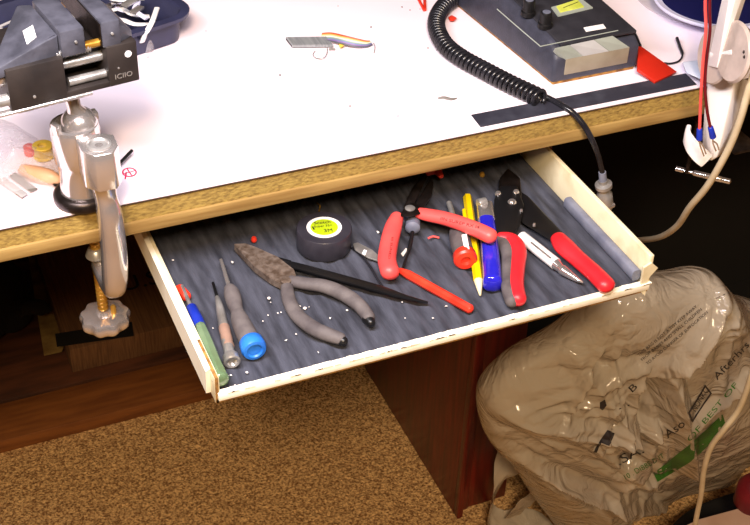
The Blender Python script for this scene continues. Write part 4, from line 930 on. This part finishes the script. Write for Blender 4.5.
# red and dark leads with blue fork terminals
def lead(name, label, m, pts, tpos, fpos):
    root = thing(name, L2(*pts[0][:2], pts[0][2]), label, 'wire')
    bm = nb(); P = smooth_path([L2(*q) for q in pts], 5); sweep(bm, P, .0011, 10, up=Vector((0, 1, 0))); obj('wire', bm, m, root)
    bm = nb(); sweep(bm, [L2(*tpos[0]), L2(*tpos[1])], [.0019, .0024], 12, up=Vector((0, 1, 0)), round0=.3); tm = obj('terminal', bm, 'bluedark', root); tm['label'] = 'blue crimp terminal'
    bm = nb()
    for q in fpos: sweep(bm, smooth_path([L2(*r) for r in q], 3), [(.0006, .0004)] * ((len(q) - 1) * 3 + 1), 8, up=Vector((0, 1, 0)))
    obj('fork', bm, 'chrome', tm)
dy = -.012
lead('test_lead', 'red lead with blue fork terminal hanging down in front of the lamp bracket', 'pinkred',
     [(742, -160, dy), (718, -70, dy), (706, -8, dy), (706, 30, dy), (703, 62, dy), (701, 95, dy), (699.5, 130, dy)], [(699.5, 129, dy), (699.5, 139, dy)],
     [[(699.5, 139, dy), (700, 145, dy), (704, 156, dy)], [(700, 142, dy), (703, 146, dy), (706, 154, dy)]])
lead('test_lead', 'dark maroon lead with blue fork terminal hanging right of the red lead', 'maroon',
     [(748, -160, dy), (724, -70, dy), (710.5, -8, dy), (710, 30, dy), (706.5, 60, dy + .001), (705, 85, dy), (707, 110, dy), (710.5, 128, dy)], [(710.5, 127, dy), (713, 137, dy)],
     [[(713, 137, dy), (713, 143, dy), (716, 151, dy)], [(713, 141, dy), (717, 144, dy), (719, 150, dy)]])

# cream cord
bm = nb(); P = smooth_path([aty(810, -150, -.045), aty(792, -50, -.05), aty(772, 30, -.055), aty(758, 62, -.055), aty(748, 92, -.055), aty(740, 120, -.052), aty(728, 150, -.045), aty(708, 185, -.03), aty(690, 207, -.01), aty(677, 226, .02), aty(660, 237, .06), aty(640, 240, .12), aty(622, 240, .2), aty(590, 235, .27)], 8)
sweep(bm, P, .0026, 12, up=Vector((0, 1, 0))); tag(obj('lamp_cord', bm, 'cord'), 'cream cord dropping past the lamp and running behind the drawer', 'cord')
bm = nb(); P = smooth_path([aty(800, 80, -.05), aty(792, 200, -.05), aty(775, 300, -.05), aty(756, 360, -.045), aty(741, 405, -.035), aty(725, 428, -.03), aty(711, 447, -.02), aty(704, 470, -.01), aty(701, 495, .0), aty(696, 520, .01), aty(690, 560, .03)], 8)
sweep(bm, P, .0026, 12, up=Vector((0, 1, 0))); tag(obj('lamp_cord', bm, 'cord'), 'cream cord crossing in front of the plastic bag at the lower right', 'cord')

# ============================================================ PLASTIC BAG
outline = [(481, 405), (486, 390), (503, 375), (525, 361), (550, 346), (577, 327), (602, 304), (624, 291), (650, 284), (684, 280), (712, 274), (722, 282), (740, 300), (765, 308), (800, 330), (812, 370), (800, 410), (765, 440), (742, 450), (728, 468), (705, 478), (682, 484), (655, 496), (630, 508), (612, 522), (590, 536), (566, 536), (545, 512), (530, 492), (510, 462), (495, 448), (484, 430)]
YB = .165
cpx = (640, 400)
def bagp(x, y):
    d = ray(x, y)          # plane leaning towards the room: y = YB - .32 (z - .1)
    t = (YB + .032 - CAM.y - .32 * CAM.z) / (d.y + .32 * d.z)
    return CAM + d * t
bgc = bagp(*cpx)
OB = [bagp(x, y) for x, y in outline]
def ob_at(f):
    f = f * len(OB) % len(OB); i = int(f); t = f - i
    p0, p1, p2, p3 = OB[i - 1], OB[i], OB[(i + 1) % len(OB)], OB[(i + 2) % len(OB)]
    return .5 * ((2 * p1) + (p2 - p0) * t + (2 * p0 - 5 * p1 + 4 * p2 - p3) * t * t + (3 * p1 - p0 - 3 * p2 + p3) * t ** 3)
def ridged(p, s, seed):
    q = Vector((p.x * s, p.z * s, seed)); return 1 - abs(noise.noise(q)) * 2
NU, NR = 440, 150
DF, DBk = .062, .070
creases = []   # (px0, px1, width, depth): folds; positive pulls towards the viewer
for (a, b, w, dpt) in [((634, 342), (716, 272), .006, .013), ((634, 342), (600, 420), .007, -.012), ((640, 345), (652, 430), .007, .014), ((652, 430), (600, 445), .007, -.010),
                       ((482, 398), (620, 395), .008, .010), ((500, 425), (640, 470), .009, -.007), ((505, 440), (640, 485), .006, .006), ((520, 365), (630, 330), .008, -.006),
                       ((600, 300), (600, 420), .010, -.005), ((560, 340), (600, 395), .006, .006), ((716, 275), (735, 350), .008, .009), ((660, 380), (740, 330), .007, .007), ((480, 410), (590, 430), .006, -.006), ((590, 445), (575, 520), .006, .008)]:
    creases.append((bagp(*a), bagp(*b), w, dpt))
rf = random.Random(5)
fan = [((480, 402), (-25, 28), 130), ((636, 342), (60, 175), 100), ((636, 342), (-50, -25), 90), ((500, 440), (0, 40), 140), ((660, 470), (150, 215), 110), ((716, 275), (60, 140), 110), ((610, 300), (70, 140), 90)]
for (cx_, cy_), (a0_, a1_), ln_ in fan:
    for _ in range(9):
        a = math.radians(rf.uniform(a0_, a1_)); s0 = rf.uniform(6, 50); l = rf.uniform(.35, 1) * ln_
        p_, q_ = (cx_ + math.cos(a) * s0, cy_ + math.sin(a) * s0), (cx_ + math.cos(a) * (s0 + l), cy_ + math.sin(a) * (s0 + l))
        creases.append((bagp(*p_), bagp(*q_), rf.uniform(.0020, .0042), rf.uniform(.0022, .0050) * rf.choice((1, 1, -1))))
def fold(p):
    s = 0
    for a, b, w, dpt in creases:
        ax_, az_ = a.x, a.z; bx_, bz_ = b.x - a.x, b.z - a.z; L_ = bx_ * bx_ + bz_ * bz_
        t = max(0, min(1, ((p.x - ax_) * bx_ + (p.z - az_) * bz_) / L_)); dx, dz = p.x - ax_ - t * bx_, p.z - az_ - t * bz_
        dd = math.sqrt(dx * dx + dz * dz); s += dpt * (1.6 if abs(dpt) > .0052 else 1) * max(0, 1 - dd / (w * 2.2))
    return s
bm = nb()
def surf(side):
    rows = []
    for r in range(NR + 1):
        f = math.sin(r / NR * PI / 2) if True else r / NR
        row = []
        for k in range(NU):
            e = ob_at(k / NU); p = bgc + (e - bgc) * f
            th = math.sqrt(max(0, 1 - f ** 2.4))
            if side < 0:
                wr = .012 * noise.noise(Vector((p.x * 6, p.z * 6, 1))) + .0030 * (max(0, ridged(p, 13, 4)) ** 3 - .3) + .0010 * (max(0, ridged(p, 34, 7)) ** 2 - .4)
                y = p.y - DF * th - (wr + fold(p)) * min(1, th * 1.6)
            else:
                y = min(p.y + DBk * th + .004 * noise.noise(p * 20), .262)
            q = Vector((p.x, y, p.z))
            q.z = max(q.z, .003 + .001 * noise.noise(p * 30))
            row.append(q)
            if r == 0: break
        rows.append(row)
    return rows
front = surf(-1); back = surf(1)
def addside(bm, rows, rim=None):
    c = bm.verts.new(rows[0][0]); R_ = []
    for i in range(1, len(rows)):
        if i == len(rows) - 1 and rim is not None: R_.append(rim); continue
        R_.append([bm.verts.new(p) for p in rows[i]])
    for k in range(NU): bm.faces.new((c, R_[0][k], R_[0][(k + 1) % NU]))
    for i in range(len(R_) - 1):
        for k in range(NU): bm.faces.new((R_[i][k], R_[i + 1][k], R_[i + 1][(k + 1) % NU], R_[i][(k + 1) % NU]))
    return R_[-1]
rim = addside(bm, front); addside(bm, back, rim)
bg = thing('plastic_bag', Vector((bgc.x, YB, 0)), 'crumpled translucent grocery bag with black and green print, standing by the red-brown cabinet', 'bag')
sack = obj('sack', bm, M['bag'], bg, angle=50)
# loop handle straps at the foot
for (pts, w) in (([(513, 452, .215, .10), (503, 478, .2, .05), (494, 500, .215, .016), (490, 514, .235, .004), (505, 519, .23, .003), (530, 521, .225, .003), (560, 540, .19, .004)], .019),
                 ([(552, 462, .19, .1), (540, 485, .2, .05), (524, 505, .21, .018), (512, 517, .22, .006)], .013),
                 ([(575, 480, .17, .1), (570, 505, .16, .04), (575, 530, .16, .02)], .010)):
    bm = nb(); PP = []
    for (x, y, yy, zz) in pts:
        p = aty(x, y, yy); 
        if p.z < .004: p = atz(x, y, .004)
        PP.append(p)
    P = smooth_path(PP, 6); rings_ = []
    fr = frame_rings(P, Vector((.25, -.6, .75)))
    for i, p in enumerate(P):
        t, s, u = fr[i]; ww = w * (.8 + .35 * noise.noise(p * 40))
        rings_.append([bm.verts.new(p + s * ww * g_ + u * (.0022 * noise.noise((p + s * g_ * .01) * 220)) ) for g_ in (-1, -.6, -.2, .2, .6, 1)])
    low = [[bm.verts.new(v.co - fr[i][2] * .0005) for v in r] for i, r in enumerate(rings_)]
    for i in range(len(rings_) - 1):
        for k in range(5):
            bm.faces.new((rings_[i][k], rings_[i][k + 1], rings_[i + 1][k + 1], rings_[i + 1][k])); bm.faces.new((low[i][k + 1], low[i][k], low[i + 1][k], low[i + 1][k + 1]))
        bm.faces.new((rings_[i][0], rings_[i + 1][0], low[i + 1][0], low[i][0])); bm.faces.new((rings_[i][5], low[i][5], low[i + 1][5], rings_[i + 1][5]))
    for v in bm.verts: v.co.z = max(v.co.z, .0015)
    obj('loop_handle', bm, M['bag'], bg)
def bagtext(s, size, p0, p1, m): 
    return surf_text(sack, s, size, p0, p1, 'print', m, bg, lift=.0006)
bagtext('THIS BAG IS NOT A TOY KEEP AWAY', 4.2, (639, 356), (697, 307), 'bagink')
bagtext('FROM BABIES AND SMALL CHILDREN', 4.2, (642, 361), (702, 310), 'bagink')
bagtext('TO AVOID DANGER OF SUFFOCATION', 4.2, (647, 365), (708, 313), 'bagink')
bagtext('Aso', 11.5, (668, 438), (686, 425), 'bagink')
bagtext('.SA.', 13.1, (618, 466), (645, 452), 'bagink')
bagtext('Afterhrs', 9.8, (717, 380), (750, 345), 'bagink')
bagtext('10 . DIBBE D IT', 7.4, (625, 480), (665, 457), 'baggreen')
bagtext('OF BEST OF', 7.4, (690, 442), (738, 385), 'baggreen')
bagtext('NONKC', 9, (695, 412), (709, 390), 'bagink')
bagtext('-- - --', 6, (716, 300), (733, 292), 'bagink'); bagtext('B', 10, (632, 393), (638, 387), 'bagink'); bagtext('. .', 10, (618, 410), (630, 405), 'bagink')
def bagpatch(poly, m, nm='print'):
    bv = BVHTree.FromPolygons([v.co + bg.location for v in sack.data.vertices], [p.vertices[:] for p in sack.data.polygons])
    t = nb(); vs = [t.verts.new((x, y, 0)) for x, y in poly]; t.faces.new(vs)
    bmesh.ops.triangulate(t, faces=t.faces)
    for _ in range(3): bmesh.ops.subdivide_edges(t, edges=t.edges, cuts=1, use_grid_fill=True)
    for v in t.verts:
        hh = bv.ray_cast(CAM, ray(v.co.x, v.co.y).normalized())
        v.co = (hh[0] + hh[1] * .0006 * (1 if hh[1].dot(CAM - hh[0]) > 0 else -1)) if hh[0] is not None else aty(v.co.x, v.co.y, YB)
    bmesh.ops.triangulate(t, faces=t.faces)
    return obj(nm, t, m, bg, smooth=False, recalc=False)
bagpatch([(653, 473), (657, 482), (690, 462), (727, 428), (722, 414), (690, 444)], 'baggreen')
for poly in ([(688, 417), (690.5, 421), (710.5, 391), (708, 386)],): pass
def strokebox(c, w):
    for i in range(len(c)):
        a = Vector(c[i]); b = Vector(c[(i + 1) % len(c)]); n_ = (b - a).normalized(); n_ = Vector((-n_.y, n_.x)) * w; e = (b - a).normalized() * w
        bagpatch([tuple(a - n_ - e), tuple(a + n_ - e), tuple(b + n_ + e), tuple(b - n_ + e)], 'bagink')
strokebox([(688.5, 413), (692, 421), (710.5, 393), (705, 385.5)], .8)
bagpatch([(600, 402), (605, 399), (607, 405), (603, 410), (600, 408)], 'bagink', 'tear')
bagpatch([(607, 430), (615, 433), (609, 446), (601, 443), (597, 452), (593, 452), (600, 440)], 'bagink', 'tear')

# things inside the bag, dark shapes
# obj('carton', bm, 'carton'), 'brown carton showing faintly through the plastic bag', 'carton')

# low right: black lump added to darken the shaded floor, and a pale card corner
bm = nb(); c = atz(712, 502, .03) + Vector((.01, -.035, 0)); q = bmesh.ops.create_icosphere(bm, subdivisions=4, radius=.075, matrix=Matrix.Translation(c))
for v in q['verts']:
    d = v.co - c; v.co = c + Vector((d.x * 1.4, d.y * .38, d.z * .50)) * (1 + .2 * noise.noise(v.co * 18)); v.co.z = max(.004, v.co.z)
tag(obj('floor_shade', bm, 'blackmat'), 'black lump added to darken the shaded floor in front of the plastic bag', 'shade block')
bm = nb(); hull(bm, [atz(x, y, z) for x, y in ((676, 530), (700, 519), (750, 505), (800, 492), (800, 580), (690, 580)) for z in (.13, .134)], .0005)
hull(bm, [atz(x, y, .13) + Vector((0, .004 * 0, dz)) for x, y in ((690, 575), (795, 575), (790, 510)) for dz in (0, -.126)])
tag(obj('box', bm, 'kraft'), 'pale pinkish-tan box with only its top corner in view at the lower right', 'box')
bm = nb(); c = atz(756, 488, .16); lathe(bm, c - Vector((0, 0, .029)), [(0, 0), (.016, 0), (.020, .006), (.020, .03), (.014, .040), (.006, .044), (0, .044)], n=28)
tag(obj('jar', bm, 'maroon'), 'maroon bottle at the right edge standing on the pale box', 'bottle')

# ================================================================= LIGHTS
def light(name, kind, loc, power, col, size=.05, target=None, sx=None, sy=None):
    l = bpy.data.lights.new(name, kind); l.energy = power; l.color = col
    if kind == 'AREA':
        l.shape = 'RECTANGLE'; l.size = sx or size; l.size_y = sy or size
    else: l.shadow_soft_size = size
    o = bpy.data.objects.new(name, l); COL.objects.link(o); o.location = loc
    if target is not None: o.rotation_euler = (Vector(target) - Vector(loc)).to_track_quat('-Z', 'Y').to_euler()
    return o
light('bench_lamp', 'AREA', (-.24, -.24, 1.18), 8.2, (1.0, .94, .98), .05, (-.10, -.02, .7), .50, .035)
light('ceiling_lamp', 'AREA', (-.72, -1.72, 2.38), 60, (1.0, .74, .46), .35, (.15, .3, .1))
w = bpy.data.worlds.new('world'); SC.world = w; w.use_nodes = True
w.node_tree.nodes['Background'].inputs[0].default_value = (.55, .45, .62, 1); w.node_tree.nodes['Background'].inputs[1].default_value = .015
SC.view_settings.view_transform = 'Standard'; SC.view_settings.look = 'None'; SC.view_settings.gamma = 1; SC.view_settings.exposure = 0
SC.view_settings.use_curve_mapping = False
